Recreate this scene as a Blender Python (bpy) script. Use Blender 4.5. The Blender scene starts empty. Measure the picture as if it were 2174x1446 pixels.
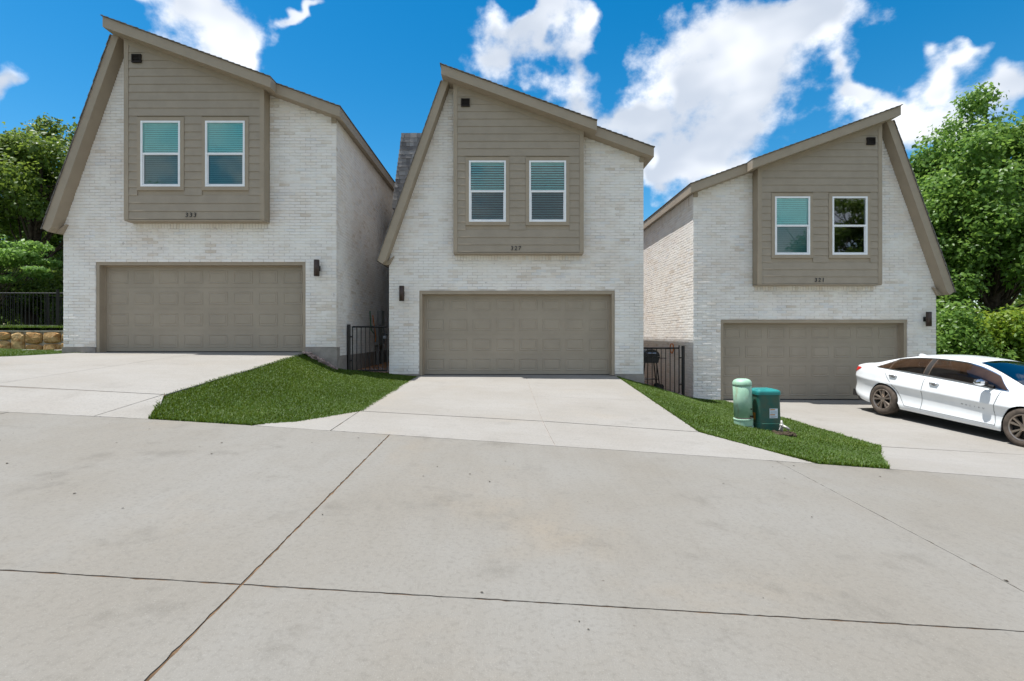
import bpy, math, random
import numpy as np
from mathutils import Vector, Matrix
from mathutils.geometry import tessellate_polygon
R = math.radians
random.seed(7); rng = np.random.default_rng(7)
SC = bpy.context.scene; COL = SC.collection

# ---------------------------------------------------------------- camera
CAMZ = 1.5
F = 1087.0; PX0 = 1072.0; PY0 = 712.0            # focal length and principal point in photo pixels (2174 wide)
cam = bpy.data.cameras.new('camera'); camo = bpy.data.objects.new('camera', cam); COL.objects.link(camo)
cam.sensor_width = 36.0; cam.lens = 36.0 * F / 2174.0
cam.shift_x = (1087.0 - PX0) / 2174.0; cam.shift_y = (PY0 - 723.0) / 2174.0
cam.clip_start = 0.05; cam.clip_end = 2000
camo.location = (0, 0, CAMZ); camo.rotation_euler = (R(90), 0, 0)
SC.camera = camo

# ---------------------------------------------------------------- node helper
class NT:
    def __init__(s, tree): s.t = tree; s.n = tree.nodes; s.l = tree.links
    def new(s, typ, **kw):
        n = s.n.new(typ)
        for k, v in kw.items(): setattr(n, k, v)
        return n
    def put(s, sock, v):
        if hasattr(v, 'is_output'): s.l.new(v, sock)
        else:
            try: sock.default_value = v
            except Exception: sock.default_value = tuple(v) + (1.0,)
    def m(s, op, a, b=0.0, c=None, clamp=False):
        n = s.n.new('ShaderNodeMath'); n.operation = op; n.use_clamp = clamp
        s.put(n.inputs[0], a); s.put(n.inputs[1], b)
        if c is not None: s.put(n.inputs[2], c)
        return n.outputs[0]
    def mix(s, f, a, b, typ='MIX'):
        n = s.n.new('ShaderNodeMix'); n.data_type = 'RGBA'; n.blend_type = typ
        s.put(n.inputs[0], f)
        for k, v in ((6, a), (7, b)):
            if hasattr(v, 'is_output'): s.l.new(v, n.inputs[k])
            else: n.inputs[k].default_value = (v[0], v[1], v[2], 1)
        return n.outputs[2]
    def step(s, v, lo, hi):
        n = s.n.new('ShaderNodeMapRange'); n.interpolation_type = 'SMOOTHSTEP'
        s.put(n.inputs[0], v); n.inputs[1].default_value = lo; n.inputs[2].default_value = hi
        return n.outputs[0]
    def noise(s, vec, scale, detail=4, rough=0.55, dist=0.0, out=0):
        n = s.n.new('ShaderNodeTexNoise'); n.inputs['Scale'].default_value = scale
        n.inputs['Detail'].default_value = detail; n.inputs['Roughness'].default_value = rough
        n.inputs['Distortion'].default_value = dist
        if vec is not None: s.l.new(vec, n.inputs['Vector'])
        return n.outputs[out]
    def dot(s, a, v):
        n = s.n.new('ShaderNodeVectorMath'); n.operation = 'DOT_PRODUCT'
        s.l.new(a, n.inputs[0]); n.inputs[1].default_value = v
        return n.outputs['Value']
    def scale(s, vec, v):
        n = s.n.new('ShaderNodeMapping'); s.l.new(vec, n.inputs[0]); n.inputs['Scale'].default_value = v
        return n.outputs[0]

# ---------------------------------------------------------------- world: sky with fair-weather clouds
SUN_EL, SUN_PHI = 75.0, 2.6
w = bpy.data.worlds.new('World'); SC.world = w; w.use_nodes = True
N = NT(w.node_tree); N.n.clear()
sky = N.new('ShaderNodeTexSky', sky_type='NISHITA'); sky.sun_disc = False
sky.sun_elevation = R(SUN_EL); sky.sun_rotation = R(-90); sky.air_density = 1.0; sky.dust_density = 0.35; sky.ozone_density = 1.6
SKYS = 0.105
hs = N.new('ShaderNodeHueSaturation'); hs.inputs['Hue'].default_value = 0.491; hs.inputs['Saturation'].default_value = 1.50; hs.inputs['Value'].default_value = 0.43
N.l.new(sky.outputs[0], hs.inputs['Color'])
geo = N.new('ShaderNodeTexCoord'); D = geo.outputs['Generated']
# (px, py, rx, ry, tilt) of the clouds the photograph shows, as directions on the sky
CL = [(430, 40, 150, 95, 20), (520, 110, 60, 60, 0), (300, 20, 60, 40, 0), (12, 205, 52, 85, 0), (1080, 100, 105, 80, -25), (1145, 40, 50, 50, 0),
      (1213, 108, 48, 52, 0), (1235, 235, 105, 75, 25), (1330, 270, 60, 55, 0), (1570, 140, 220, 190, -20), (1480, 300, 135, 110, 0), (1720, 40, 175, 85, 0),
      (1435, 345, 60, 45, 0), (1985, 145, 75, 38, -15), (1985, 260, 130, 85, 0), (2140, 185, 70, 55, 0), (1880, 270, 80, 60, 0), (1825, 190, 34, 40, 0), (640, 8, 60, 20, 0)]
wn = N.noise(D, 7.0, 3, 0.6, 0.0, 1)
wv1 = N.new('ShaderNodeVectorMath', operation='SUBTRACT'); N.l.new(wn, wv1.inputs[0]); wv1.inputs[1].default_value = (.5, .5, .5)
wv2 = N.new('ShaderNodeVectorMath', operation='SCALE'); N.l.new(wv1.outputs[0], wv2.inputs[0]); wv2.inputs['Scale'].default_value = 0.20
wv3 = N.new('ShaderNodeVectorMath', operation='ADD'); N.l.new(D, wv3.inputs[0]); N.l.new(wv2.outputs[0], wv3.inputs[1]); DW = wv3.outputs[0]
sx_ = N.new('ShaderNodeSeparateXYZ'); N.l.new(DW, sx_.inputs[0]); fy = N.m('MAXIMUM', sx_.outputs[1], 0.02)
cx_ = N.new('ShaderNodeCombineXYZ'); N.l.new(N.m('DIVIDE', sx_.outputs[0], fy), cx_.inputs[0]); N.l.new(N.m('DIVIDE', sx_.outputs[2], fy), cx_.inputs[1])
best = None
for (px, py, rx, ry, tl) in CL:
    mp = N.new('ShaderNodeMapping', vector_type='TEXTURE'); N.l.new(cx_.outputs[0], mp.inputs[0])
    mp.inputs['Location'].default_value = ((px - PX0) / F, (PY0 - py) / F, 0); mp.inputs['Rotation'].default_value = (0, 0, R(-tl)); mp.inputs['Scale'].default_value = (rx / F, ry / F, 1)
    ln_ = N.new('ShaderNodeVectorMath', operation='DOT_PRODUCT'); N.l.new(mp.outputs[0], ln_.inputs[0]); N.l.new(mp.outputs[0], ln_.inputs[1])
    v = N.m('POWER', 0.22, N.m('MINIMUM', ln_.outputs['Value'], 20.0))
    best = v if best is None else N.m('ADD', best, v)
best = N.m('MULTIPLY', N.m('SUBTRACT', best, 0.22), 1.1)
best = N.m('SUBTRACT', best, N.m('MULTIPLY', N.m('SUBTRACT', 1.0, N.step(best, -0.235, -0.05)), 0.6))
gen = N.m('MULTIPLY', N.m('SUBTRACT', N.noise(D, 2.6, 1), 0.41), 5.0)     # clouds over the unseen sky, coverage raised to add fill light
outm = N.m('SUBTRACT', 1.0, N.step(N.dot(D, (0, 0.94, 0.34)), 0.5, 0.64))
gen = N.m('SUBTRACT', gen, N.m('MULTIPLY', N.m('SUBTRACT', 1.0, outm), 3.0))
best = N.m('MAXIMUM', best, gen)
best = N.m('MINIMUM', N.m('MULTIPLY', best, 1.5), 1.25)
fb = N.noise(N.scale(D, (1, 1, 1.25)), 10.0, 8, 0.60, 0.0)
dens = N.m('ADD', best, N.m('MULTIPLY', N.m('SUBTRACT', fb, 0.5), 3.6))
alpha = N.m('MULTIPLY', N.step(dens, 0.0, 1.15), 0.97)
core = N.m('MULTIPLY', N.step(best, 0.15, 0.95), N.step(N.noise(N.scale(D, (1, 1, 1.6)), 5.0, 3, 0.5), 0.25, 0.62))
ccol = N.mix(core, (0.90, 0.91, 0.93), (0.47, 0.52, 0.60))
sc_ = N.new('ShaderNodeVectorMath', operation='SCALE'); N.l.new(hs.outputs[0], sc_.inputs[0]); sc_.inputs['Scale'].default_value = SKYS
CLOUD = 0.40
cs_ = N.new('ShaderNodeVectorMath', operation='SCALE'); N.l.new(ccol, cs_.inputs[0]); cs_.inputs['Scale'].default_value = CLOUD
up = N.step(N.dot(D, (0, 0, 1)), -0.02, 0.06)
allc = N.mix(N.m('MULTIPLY', alpha, up), sc_.outputs[0], cs_.outputs[0])
bg = N.new('ShaderNodeBackground'); N.l.new(allc, bg.inputs[0]); bg.inputs[1].default_value = 1.0
wo = N.new('ShaderNodeOutputWorld'); N.l.new(bg.outputs[0], wo.inputs[0])

sun = bpy.data.lights.new('sun', 'SUN'); suno = bpy.data.objects.new('sun', sun); COL.objects.link(suno)
sun.energy = 2.0; sun.angle = R(0.5); sun.color = (1.0, 0.985, 0.952)
L = Vector((math.cos(R(SUN_EL)) * math.cos(R(SUN_PHI)), math.cos(R(SUN_EL)) * math.sin(R(SUN_PHI)), -math.sin(R(SUN_EL))))
suno.rotation_euler = L.to_track_quat('-Z', 'Y').to_euler(); suno.location = (-6, -3, 30)
vs = SC.view_settings; vs.view_transform = 'Standard'; vs.look = 'None'; vs.gamma = 1.0; vs.use_curve_mapping = False
vs.exposure = 1.82
SC.cycles.max_bounces = 6; SC.cycles.transparent_max_bounces = 12

# ---------------------------------------------------------------- materials
MATS = {}
def base_mat(name):
    m = bpy.data.materials.new(name); m.use_nodes = True; MATS[name] = m
    n = NT(m.node_tree); b = n.n['Principled BSDF']; return m, n, b
def setp(b, col=None, rough=0.6, metal=0.0, spec=0.4):
    if col is not None and not hasattr(col, 'is_output'): b.inputs['Base Color'].default_value = (*col, 1)
    b.inputs['Roughness'].default_value = rough; b.inputs['Metallic'].default_value = metal
    b.inputs['Specular IOR Level'].default_value = spec
def bump(n, b, h, strength=0.3, dist=0.01):
    bp = n.new('ShaderNodeBump'); bp.inputs['Strength'].default_value = strength; bp.inputs['Distance'].default_value = dist
    n.l.new(h, bp.inputs['Height']); n.l.new(bp.outputs[0], b.inputs['Normal'])
def pos(n): return n.new('ShaderNodeNewGeometry').outputs['Position']
def simple(name, col, rough=0.6, metal=0.0, spec=0.4, var=0.12, vs_=6.0, bmp=0.0, bs=60.0, tint=None):
    m, n, b = base_mat(name); setp(b, col, rough, metal, spec); P = pos(n)
    f = n.noise(P, vs_, 5, 0.6)
    dark = tuple(c * (1 - var) for c in col); lite = tint if tint else tuple(min(1, c * (1 + var)) for c in col)
    n.l.new(n.mix(n.step(f, 0.3, 0.7), dark, lite), b.inputs['Base Color'])
    if bmp > 0: bump(n, b, n.noise(P, bs, 3), bmp, 0.004)
    return m
simple('taupe_siding', (0.335, 0.282, 0.218), 0.62, 0, 0.3, 0.05, 3.0, 0.12, 90)
simple('taupe_trim', (0.345, 0.284, 0.212), 0.6, 0, 0.3, 0.05, 3.0, 0.08, 90)
simple('taupe_door', (0.325, 0.275, 0.212), 0.5, 0, 0.35, 0.06, 1.6, 0.05, 140)
simple('vinyl_white', (0.82, 0.83, 0.84), 0.35, 0, 0.4, 0.03)
simple('blind_white', (0.88, 0.89, 0.86), 0.5, 0, 0.3, 0.03)
simple('dark_metal', (0.012, 0.011, 0.010), 0.45, 0.0, 0.45, 0.25, 20)
simple('bronze_metal', (0.050, 0.030, 0.022), 0.45, 0.2, 0.5, 0.25, 14)
simple('grey_box', (0.20, 0.20, 0.20), 0.5, 0.1, 0.4, 0.12, 9)
simple('foundation', (0.30, 0.265, 0.235), 0.9, 0, 0.2, 0.16, 5, 0.4, 50)
simple('vent_dark', (0.018, 0.013, 0.010), 0.7, 0, 0.3, 0.2)
simple('digit_black', (0.008, 0.008, 0.009), 0.4, 0, 0.5, 0.1)
simple('joint_dirt', (0.13, 0.082, 0.048), 0.95, 0, 0.1, 0.4, 18)
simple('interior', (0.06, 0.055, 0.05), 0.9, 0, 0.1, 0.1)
simple('chrome', (0.55, 0.56, 0.58), 0.16, 1.0, 0.5, 0.05)
simple('rim_dark', (0.34, 0.29, 0.25), 0.30, 0.85, 0.5, 0.15)
simple('rim_deep', (0.012, 0.011, 0.010), 0.6, 0.1, 0.3, 0.1)
simple('tyre_dusty', (0.085, 0.068, 0.055), 0.9, 0, 0.2, 0.3, 9, 0.3, 60)
simple('car_plastic', (0.018, 0.016, 0.015), 0.6, 0, 0.4, 0.2)
simple('car_lining_reflection', (0.13, 0.095, 0.07), 0.5, 0, 0.3, 0.2)  # brown puts the reflected ground and brick into the colour behind the glass
simple('car_seam', (0.05, 0.055, 0.06), 0.7, 0, 0.2, 0.05)
simple('pedestal_cover', (0.018, 0.20, 0.19), 0.38, 0, 0.45, 0.1, 5)
simple('pedestal_body', (0.008, 0.125, 0.098), 0.42, 0, 0.45, 0.25, 8, tint=(0.045, 0.09, 0.06))  # olive tint puts the front's shade, with its dust, into the colour
simple('sticker_white', (0.62, 0.68, 0.74), 0.5, 0, 0.4, 0.05)
simple('sticker_orange', (0.55, 0.20, 0.025), 0.5, 0, 0.4, 0.05)
simple('sticker_grey', (0.22, 0.25, 0.30), 0.5, 0, 0.4, 0.05)
simple('orange_plastic', (0.60, 0.19, 0.03), 0.45, 0, 0.4, 0.1)
simple('green_wire', (0.02, 0.14, 0.06), 0.5, 0, 0.4, 0.1)
simple('valve_grey', (0.42, 0.40, 0.37), 0.45, 0.3, 0.5, 0.2, 30)
simple('clay_soil', (0.36, 0.17, 0.075), 0.95, 0, 0.1, 0.35, 4, 0.6, 30)
simple('dark_soil', (0.055, 0.042, 0.028), 0.95, 0, 0.1, 0.5, 14, 0.7, 40)
simple('pale_stone', (0.50, 0.47, 0.42), 0.9, 0, 0.2, 0.2, 8, 0.5, 30)
simple('rock_pink', (0.30, 0.225, 0.20), 0.9, 0, 0.2, 0.4, 10, 0.4, 40)
simple('mortar_stone', (0.42, 0.36, 0.29), 0.95, 0, 0.1, 0.2, 8, 0.6, 60)
simple('bark', (0.075, 0.058, 0.045), 0.95, 0, 0.1, 0.45, 7, 0.8, 25)
simple('lamp_red', (0.55, 0.012, 0.010), 0.15, 0, 0.5, 0.1)
simple('stem_dry', (0.22, 0.22, 0.05), 0.8, 0, 0.2, 0.3)

# pale green pedestal with rusty smears
m, n, b = base_mat('pedestal_green'); setp(b, None, 0.5, 0, 0.4); P = pos(n)
c = n.mix(n.step(n.noise(P, 5, 5), .35, .65), (0.27, 0.45, 0.32), (0.36, 0.54, 0.40))
c = n.mix(n.m('MULTIPLY', n.step(n.noise(n.scale(P, (1, 1, .35)), 8, 5, .65), .56, .72), .75), c, (0.26, 0.22, 0.12))
n.l.new(c, b.inputs['Base Color'])

# field stone of the retaining wall: colour of each stone differs
m, n, b = base_mat('field_stone'); setp(b, None, 0.9, 0, 0.2); P = pos(n)
oi = n.new('ShaderNodeObjectInfo').outputs['Random']
c = n.mix(oi, (0.450, 0.250, 0.094), (0.575, 0.400, 0.200))
c = n.mix(n.step(n.noise(P, 5, 6, .65), .42, .66), c, (0.275, 0.131, 0.044))
c = n.mix(n.m('MULTIPLY', n.step(n.noise(P, 11, 5, .6), .55, .75), .6), c, (0.725, 0.575, 0.375))
n.l.new(c, b.inputs['Base Color']); bump(n, b, n.noise(P, 14, 6), 0.8, 0.03)

def brick_mat(name, src, tan):
    m, n, b = base_mat(name); setp(b, None, 0.85, 0, 0.2); P = pos(n)
    if src == 'obj': r = n.new('ShaderNodeObjectInfo').outputs['Random']
    else:
        a = n.new('ShaderNodeAttribute', attribute_name='rnd'); r = a.outputs['Fac']
    rp = n.new('ShaderNodeValToRGB'); n.l.new(r, rp.inputs[0]); e = rp.color_ramp.elements
    e[0].position = 0; e[0].color = (0.827, 0.776, 0.729, 1); e[1].position = 1.0; e[1].color = (0.626, 0.544, 0.462, 1)
    for p_, c_ in ((0.34, (0.782, 0.742, 0.708)), (0.60 - tan * .16, (0.809, 0.746, 0.683)), (0.78 - tan * .2, (0.727, 0.659, 0.585)),
                   (0.86 - tan * .1, (0.773, 0.729, 0.683)), (0.93, (0.709, 0.697, 0.694)), (0.965, (0.681, 0.601, 0.522))):
        q = e.new(p_); q.color = (*c_, 1)
    # lime wash rubbed unevenly over the brick faces
    wash = n.m('MULTIPLY', n.step(n.noise(P, 1.1, 4, .6), .36, .64), .62 - tan * .12)
    c = n.mix(wash, rp.outputs[0], (0.860, 0.838, 0.794))
    c = n.mix(n.m('MULTIPLY', n.step(n.noise(P, 16, 5, .7), .5, .72), .45), c, (0.860, 0.850, 0.789))
    c = n.mix(n.m('MULTIPLY', n.step(n.noise(P, .8, 5, .65), .48, .68), .30 + tan * .15), c, (0.700, 0.607, 0.519))
    spot = n.m('MULTIPLY', n.step(n.noise(P, 9, 3, .5), .70, .78), .55)
    c = n.mix(spot, c, (0.381, 0.328, 0.295))
    n.l.new(c, b.inputs['Base Color']); bump(n, b, n.noise(P, 55, 5, .6), 0.2, 0.004)
for k_, t_ in ((0, 0.0), (1, 0.25), (2, 0.7)):
    brick_mat('brick_single_%d' % k_, 'obj', t_); brick_mat('brick_joined_%d' % k_, 'attr', t_)
m, n, b = base_mat('brick_mortar'); setp(b, None, 0.95, 0, 0.1); P = pos(n)
n.l.new(n.mix(n.step(n.noise(P, 2.2, 5), .35, .68), (0.560, 0.516, 0.477), (0.820, 0.789, 0.742)), b.inputs['Base Color'])
bump(n, b, n.noise(P, 70, 4), 0.5, 0.006)

# shingles
m, n, b = base_mat('shingle'); setp(b, None, 0.95, 0, 0.1); P = pos(n)
a = n.new('ShaderNodeAttribute', attribute_name='rnd').outputs['Fac']
c = n.mix(a, (0.16, 0.157, 0.16), (0.42, 0.41, 0.40)); c = n.mix(n.m('MULTIPLY', n.noise(P, 60, 3), .5), c, (0.10, 0.09, 0.085))
n.l.new(c, b.inputs['Base Color']); bump(n, b, n.noise(P, 90, 3), 0.6, 0.006)
simple('shingle_edge', (0.17, 0.158, 0.148), 0.95, 0, 0.1, 0.4, 12, 0.5, 60)

def concrete(name, c1, c2, warm, dirt, broom):
    m, n, b = base_mat(name); setp(b, None, 0.9, 0, 0.2); P = pos(n)
    c = n.mix(n.step(n.noise(P, 0.55, 6, .6), .34, .66), c1, c2)
    c = n.mix(n.m('MULTIPLY', n.step(n.noise(P, 0.33, 5, .62, .4), .50, .70), .8), c, warm)
    c = n.mix(n.m('MULTIPLY', n.step(n.noise(P, 1.6, 7, .68), .54, .74), dirt), c, tuple(x * .62 for x in c1))
    c = n.mix(n.m('MULTIPLY', n.step(n.noise(n.scale(P, broom), 1.0, 5, .7), .42, .75), .22), c, tuple(x * .82 for x in c1))
    c = n.mix(n.m('MULTIPLY', n.step(n.noise(P, 34, 4, .65), .45, .75), .42), c, tuple(x * .66 for x in c1))
    c = n.mix(n.m('MULTIPLY', n.step(n.noise(P, 150, 3, .6), .55, .72), .5), c, tuple(min(1, x * 1.35) for x in c2))
    vo = n.new('ShaderNodeTexVoronoi'); vo.inputs['Scale'].default_value = 3.1; n.l.new(P, vo.inputs['Vector'])
    sp = n.m('SUBTRACT', 1.0, n.step(n.m('ADD', vo.outputs['Distance'], n.m('MULTIPLY', n.noise(P, 40, 2), .03)), .025, .046))
    pick = n.step(n.dot(vo.outputs['Color'], (1, 0, 0)), .55, .6)
    c = n.mix(n.m('MULTIPLY', n.m('MULTIPLY', sp, pick), .75), c, (0.09, 0.075, 0.06))
    sc = n.m('MULTIPLY', n.step(n.noise(n.scale(P, (1.1, 3.2, 1)), 2.7, 8, .75, 1.2), .69, .75), .75)
    c = n.mix(sc, c, tuple(min(1, x * 1.28) for x in c2))
    n.l.new(c, b.inputs['Base Color'])
    h = n.m('ADD', n.m('MULTIPLY', n.noise(n.scale(P, tuple(x * 3 for x in broom)), 6.0, 3), .7), n.noise(P, 120, 3))
    bump(n, b, h, 0.28, 0.004)
concrete('street_concrete', (0.199, 0.182, 0.155), (0.216, 0.204, 0.182), (0.227, 0.193, 0.149), 0.62, (9.0, 0.9, 1))
concrete('drive_concrete', (0.259, 0.240, 0.213), (0.286, 0.270, 0.247), (0.283, 0.252, 0.212), 0.35, (0.9, 7.0, 1))

# grass, ground
m, n, b = base_mat('lawn_ground'); setp(b, None, 0.95, 0, 0.1); P = pos(n)
c = n.mix(n.step(n.noise(P, 2.0, 6), .35, .65), (0.030, 0.052, 0.012), (0.055, 0.085, 0.020))
c = n.mix(n.m('MULTIPLY', n.step(n.noise(P, 7, 5), .6, .75), .5), c, (0.075, 0.060, 0.030))
n.l.new(c, b.inputs['Base Color']); bump(n, b, n.noise(P, 40, 4), 0.8, 0.03)
def leafmat(name, cols, trans, rough=0.45):
    m, n, b = base_mat(name); setp(b, None, rough, 0, 0.35)
    a = n.new('ShaderNodeAttribute', attribute_name='rnd').outputs['Fac']
    rp = n.new('ShaderNodeValToRGB'); n.l.new(a, rp.inputs[0]); e = rp.color_ramp.elements
    e[0].position = 0; e[0].color = (*cols[0], 1); e[1].position = 1; e[1].color = (*cols[-1], 1)
    for i, c_ in enumerate(cols[1:-1]):
        q = e.new((i + 1) / (len(cols) - 1)); q.color = (*c_, 1)
    P = pos(n)
    c = n.mix(n.m('MULTIPLY', n.step(n.noise(P, 1.3, 3), .4, .65), .35), rp.outputs[0], tuple(x * .75 for x in cols[1]))
    n.l.new(c, b.inputs['Base Color'])
    tr = n.new('ShaderNodeBsdfTranslucent'); n.l.new(n.mix(0.6, c, (cols[-1][0] * 1.3, cols[-1][1] * 1.4, cols[-1][2])), tr.inputs[0])
    mx = n.new('ShaderNodeMixShader'); mx.inputs[0].default_value = trans
    n.l.new(b.outputs[0], mx.inputs[1]); n.l.new(tr.outputs[0], mx.inputs[2])
    n.l.new(mx.outputs[0], n.n['Material Output'].inputs[0])
leafmat('grass_blade', [(0.040, 0.082, 0.005), (0.056, 0.110, 0.007), (0.077, 0.138, 0.010), (0.135, 0.173, 0.020)], 0.25, 0.55)
leafmat('leaf_oak', [(0.044, 0.088, 0.014), (0.084, 0.148, 0.023), (0.130, 0.206, 0.031), (0.210, 0.256, 0.052)], 0.48)
leafmat('leaf_cottonwood', [(0.059, 0.130, 0.023), (0.099, 0.196, 0.031), (0.151, 0.266, 0.049), (0.240, 0.345, 0.088)], 0.48, 0.38)
leafmat('leaf_shrub', [(0.070, 0.148, 0.017), (0.124, 0.232, 0.026), (0.200, 0.304, 0.031), (0.320, 0.364, 0.052)], 0.50)
leafmat('leaf_sapling', [(0.089, 0.187, 0.037), (0.141, 0.266, 0.058), (0.200, 0.334, 0.080), (0.261, 0.393, 0.102)], 0.50)

def glassmat(name, tint, refl, rough=0.02, body=0.0, bodycol=(0, 0, 0)):
    m, n, b = base_mat(name); n.n.remove(b)
    t = n.new('ShaderNodeBsdfTransparent'); t.inputs[0].default_value = (*tint, 1)
    g = n.new('ShaderNodeBsdfGlossy'); g.inputs[0].default_value = (0.95, 0.97, 1, 1); g.inputs[1].default_value = rough
    fr = n.new('ShaderNodeFresnel'); fr.inputs[0].default_value = 1.5
    f = n.m('ADD', n.m('MULTIPLY', fr.outputs[0], 1.0), refl, clamp=True)
    mx = n.new('ShaderNodeMixShader'); n.l.new(f, mx.inputs[0]); n.l.new(t.outputs[0], mx.inputs[1]); n.l.new(g.outputs[0], mx.inputs[2])
    n.l.new(mx.outputs[0], n.n['Material Output'].inputs[0])
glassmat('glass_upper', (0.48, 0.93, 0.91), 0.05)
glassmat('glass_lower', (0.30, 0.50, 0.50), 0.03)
glassmat('glass_car', (0.55, 0.48, 0.42), 0.0)
glassmat('glass_clear', (0.75, 0.85, 0.8), 0.16)
glassmat('glass_windshield', (0.10, 0.14, 0.16), 0.10)
# car paint with clear coat, dust low down is part of the finish
m, n, b = base_mat('car_paint'); setp(b, None, 0.35, 0, 0.5); P = pos(n)
n.l.new(n.mix(n.step(n.noise(P, 3, 4), .4, .7), (0.74, 0.76, 0.77), (0.70, 0.72, 0.73)), b.inputs['Base Color'])
b.inputs['Coat Weight'].default_value = 0.7; b.inputs['Coat Roughness'].default_value = 0.06

# ---------------------------------------------------------------- mesh helpers
def link(name, me, mat, parent=None, loc=None, smooth=False):
    o = bpy.data.objects.new(name, me); COL.objects.link(o)
    if mat is not None and not me.materials: me.materials.append(MATS[mat] if isinstance(mat, str) else mat)
    if parent is not None: o.parent = parent
    if loc is not None: o.location = loc
    if smooth: me.polygons.foreach_set('use_smooth', [True] * len(me.polygons))
    return o
def tag(o, label=None, cat=None, group=None, kind=None):
    if label: o['label'] = label
    if cat: o['category'] = cat
    if group: o['group'] = group
    if kind: o['kind'] = kind
    return o
def empty(name, loc, label, cat, group=None):
    o = bpy.data.objects.new(name, None); COL.objects.link(o); o.location = loc; o.empty_display_size = 0.3
    return tag(o, label, cat, group)
class MB:
    def __init__(s, fx=None): s.v = []; s.f = []; s.r = []; s.fx = fx
    def add(s, verts, faces, rnd=0.0):
        o = len(s.v); s.v += [tuple(p) for p in verts]; s.f += [tuple(i + o for i in f) for f in faces]; s.r += [rnd] * len(faces)
    def box(s, x0, x1, y0, y1, z0, z1, rnd=0.0):
        s.add([(x0, y0, z0), (x1, y0, z0), (x1, y1, z0), (x0, y1, z0), (x0, y0, z1), (x1, y0, z1), (x1, y1, z1), (x0, y1, z1)],
              [(0, 3, 2, 1), (4, 5, 6, 7), (0, 1, 5, 4), (1, 2, 6, 5), (2, 3, 7, 6), (3, 0, 4, 7)], rnd)
    def prism(s, poly, y0, y1, rnd=0.0, yf=None):
        """poly: list of (x, z); extruded in y from y0 (front) to y1; yf(x, z) may bend the front"""
        k = len(poly)
        fr = [(x, yf(x, z) if yf else y0, z) for x, z in poly]; bk = [(x, y1, z) for x, z in poly]
        s.add(fr + bk, [tuple(range(k)), tuple(range(2 * k - 1, k - 1, -1))] + [(i, i + k, (i + 1) % k + k, (i + 1) % k) for i in range(k)], rnd)
    def tube(s, pts, rad, seg=8, cap=True, rnd=0.0):
        pts = [Vector(p) for p in pts]; k = len(pts)
        rad = [rad] * k if not hasattr(rad, '__len__') else rad
        o = len(s.v); prev = None
        for i, p in enumerate(pts):
            d = (pts[min(i + 1, k - 1)] - pts[max(i - 1, 0)]); d.normalize()
            a = prev if prev is not None else (Vector((1, 0, 0)) if abs(d.x) < .8 else Vector((0, 1, 0)))
            u = a - d * a.dot(d); u.normalize(); prev = u; v = d.cross(u)
            for j in range(seg):
                t = 2 * math.pi * j / seg
                s.v.append(tuple(p + u * math.cos(t) * rad[i] + v * math.sin(t) * rad[i]))
        for i in range(k - 1):
            for j in range(seg):
                s.f.append((o + i * seg + j, o + i * seg + (j + 1) % seg, o + (i + 1) * seg + (j + 1) % seg, o + (i + 1) * seg + j)); s.r.append(rnd)
        if cap:
            s.f.append(tuple(o + j for j in range(seg - 1, -1, -1))); s.f.append(tuple(o + (k - 1) * seg + j for j in range(seg))); s.r += [rnd, rnd]
    def lathe(s, prof, seg=24, c=(0, 0, 0), axis='z', cap=True):
        o = len(s.v); k = len(prof)
        for (r, h) in prof:
            for j in range(seg):
                t = 2 * math.pi * j / seg; a, b_ = r * math.cos(t), r * math.sin(t)
                s.v.append((c[0] + a, c[1] + b_, c[2] + h) if axis == 'z' else (c[0] + a, c[1] + h, c[2] + b_))
        for i in range(k - 1):
            for j in range(seg):
                s.f.append((o + i * seg + j, o + i * seg + (j + 1) % seg, o + (i + 1) * seg + (j + 1) % seg, o + (i + 1) * seg + j)); s.r.append(0)
        if cap: s.f.append(tuple(o + j for j in range(seg - 1, -1, -1))); s.f.append(tuple(o + (k - 1) * seg + j for j in range(seg))); s.r += [0, 0]
    def mesh(s, name, rnd=False):
        me = bpy.data.meshes.new(name); v = s.v; f = s.f
        if s.fx: v = [s.fx(p) for p in v]; f = [tuple(reversed(q)) for q in f] if s.fx((1, 0, 0))[0] < 0 else f
        me.from_pydata(v, [], f); me.update()
        if rnd:
            a = me.attributes.new('rnd', 'FLOAT', 'FACE'); a.data.foreach_set('value', s.r)
        return me
    def build(s, name, mat, parent=None, loc=None, smooth=False, rnd=False):
        return link(name, s.mesh(name, rnd), mat, parent, loc, smooth)
def clip(poly, a, b, c):
    """keep a*x + b*z <= c"""
    out = []; k = len(poly)
    for i in range(k):
        p, q = poly[i], poly[(i + 1) % k]; dp = a * p[0] + b * p[1] - c; dq = a * q[0] + b * q[1] - c
        if dp <= 0: out.append(p)
        if dp * dq < 0:
            t = dp / (dp - dq); out.append((p[0] + t * (q[0] - p[0]), p[1] + t * (q[1] - p[1])))
    return out
def np_mesh(name, V, Fc, rnd_face=None):
    """fast mesh from numpy: V (n,3), Fc (m,k)"""
    me = bpy.data.meshes.new(name); m_, k_ = Fc.shape
    me.vertices.add(len(V)); me.vertices.foreach_set('co', V.astype(np.float32).ravel())
    me.loops.add(m_ * k_); me.loops.foreach_set('vertex_index', Fc.astype(np.int32).ravel())
    me.polygons.add(m_); me.polygons.foreach_set('loop_start', np.arange(0, m_ * k_, k_, dtype=np.int32))
    me.update(calc_edges=True)
    if rnd_face is not None:
        a = me.attributes.new('rnd', 'FLOAT', 'FACE'); a.data.foreach_set('value', rnd_face.astype(np.float32))
    return me

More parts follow.
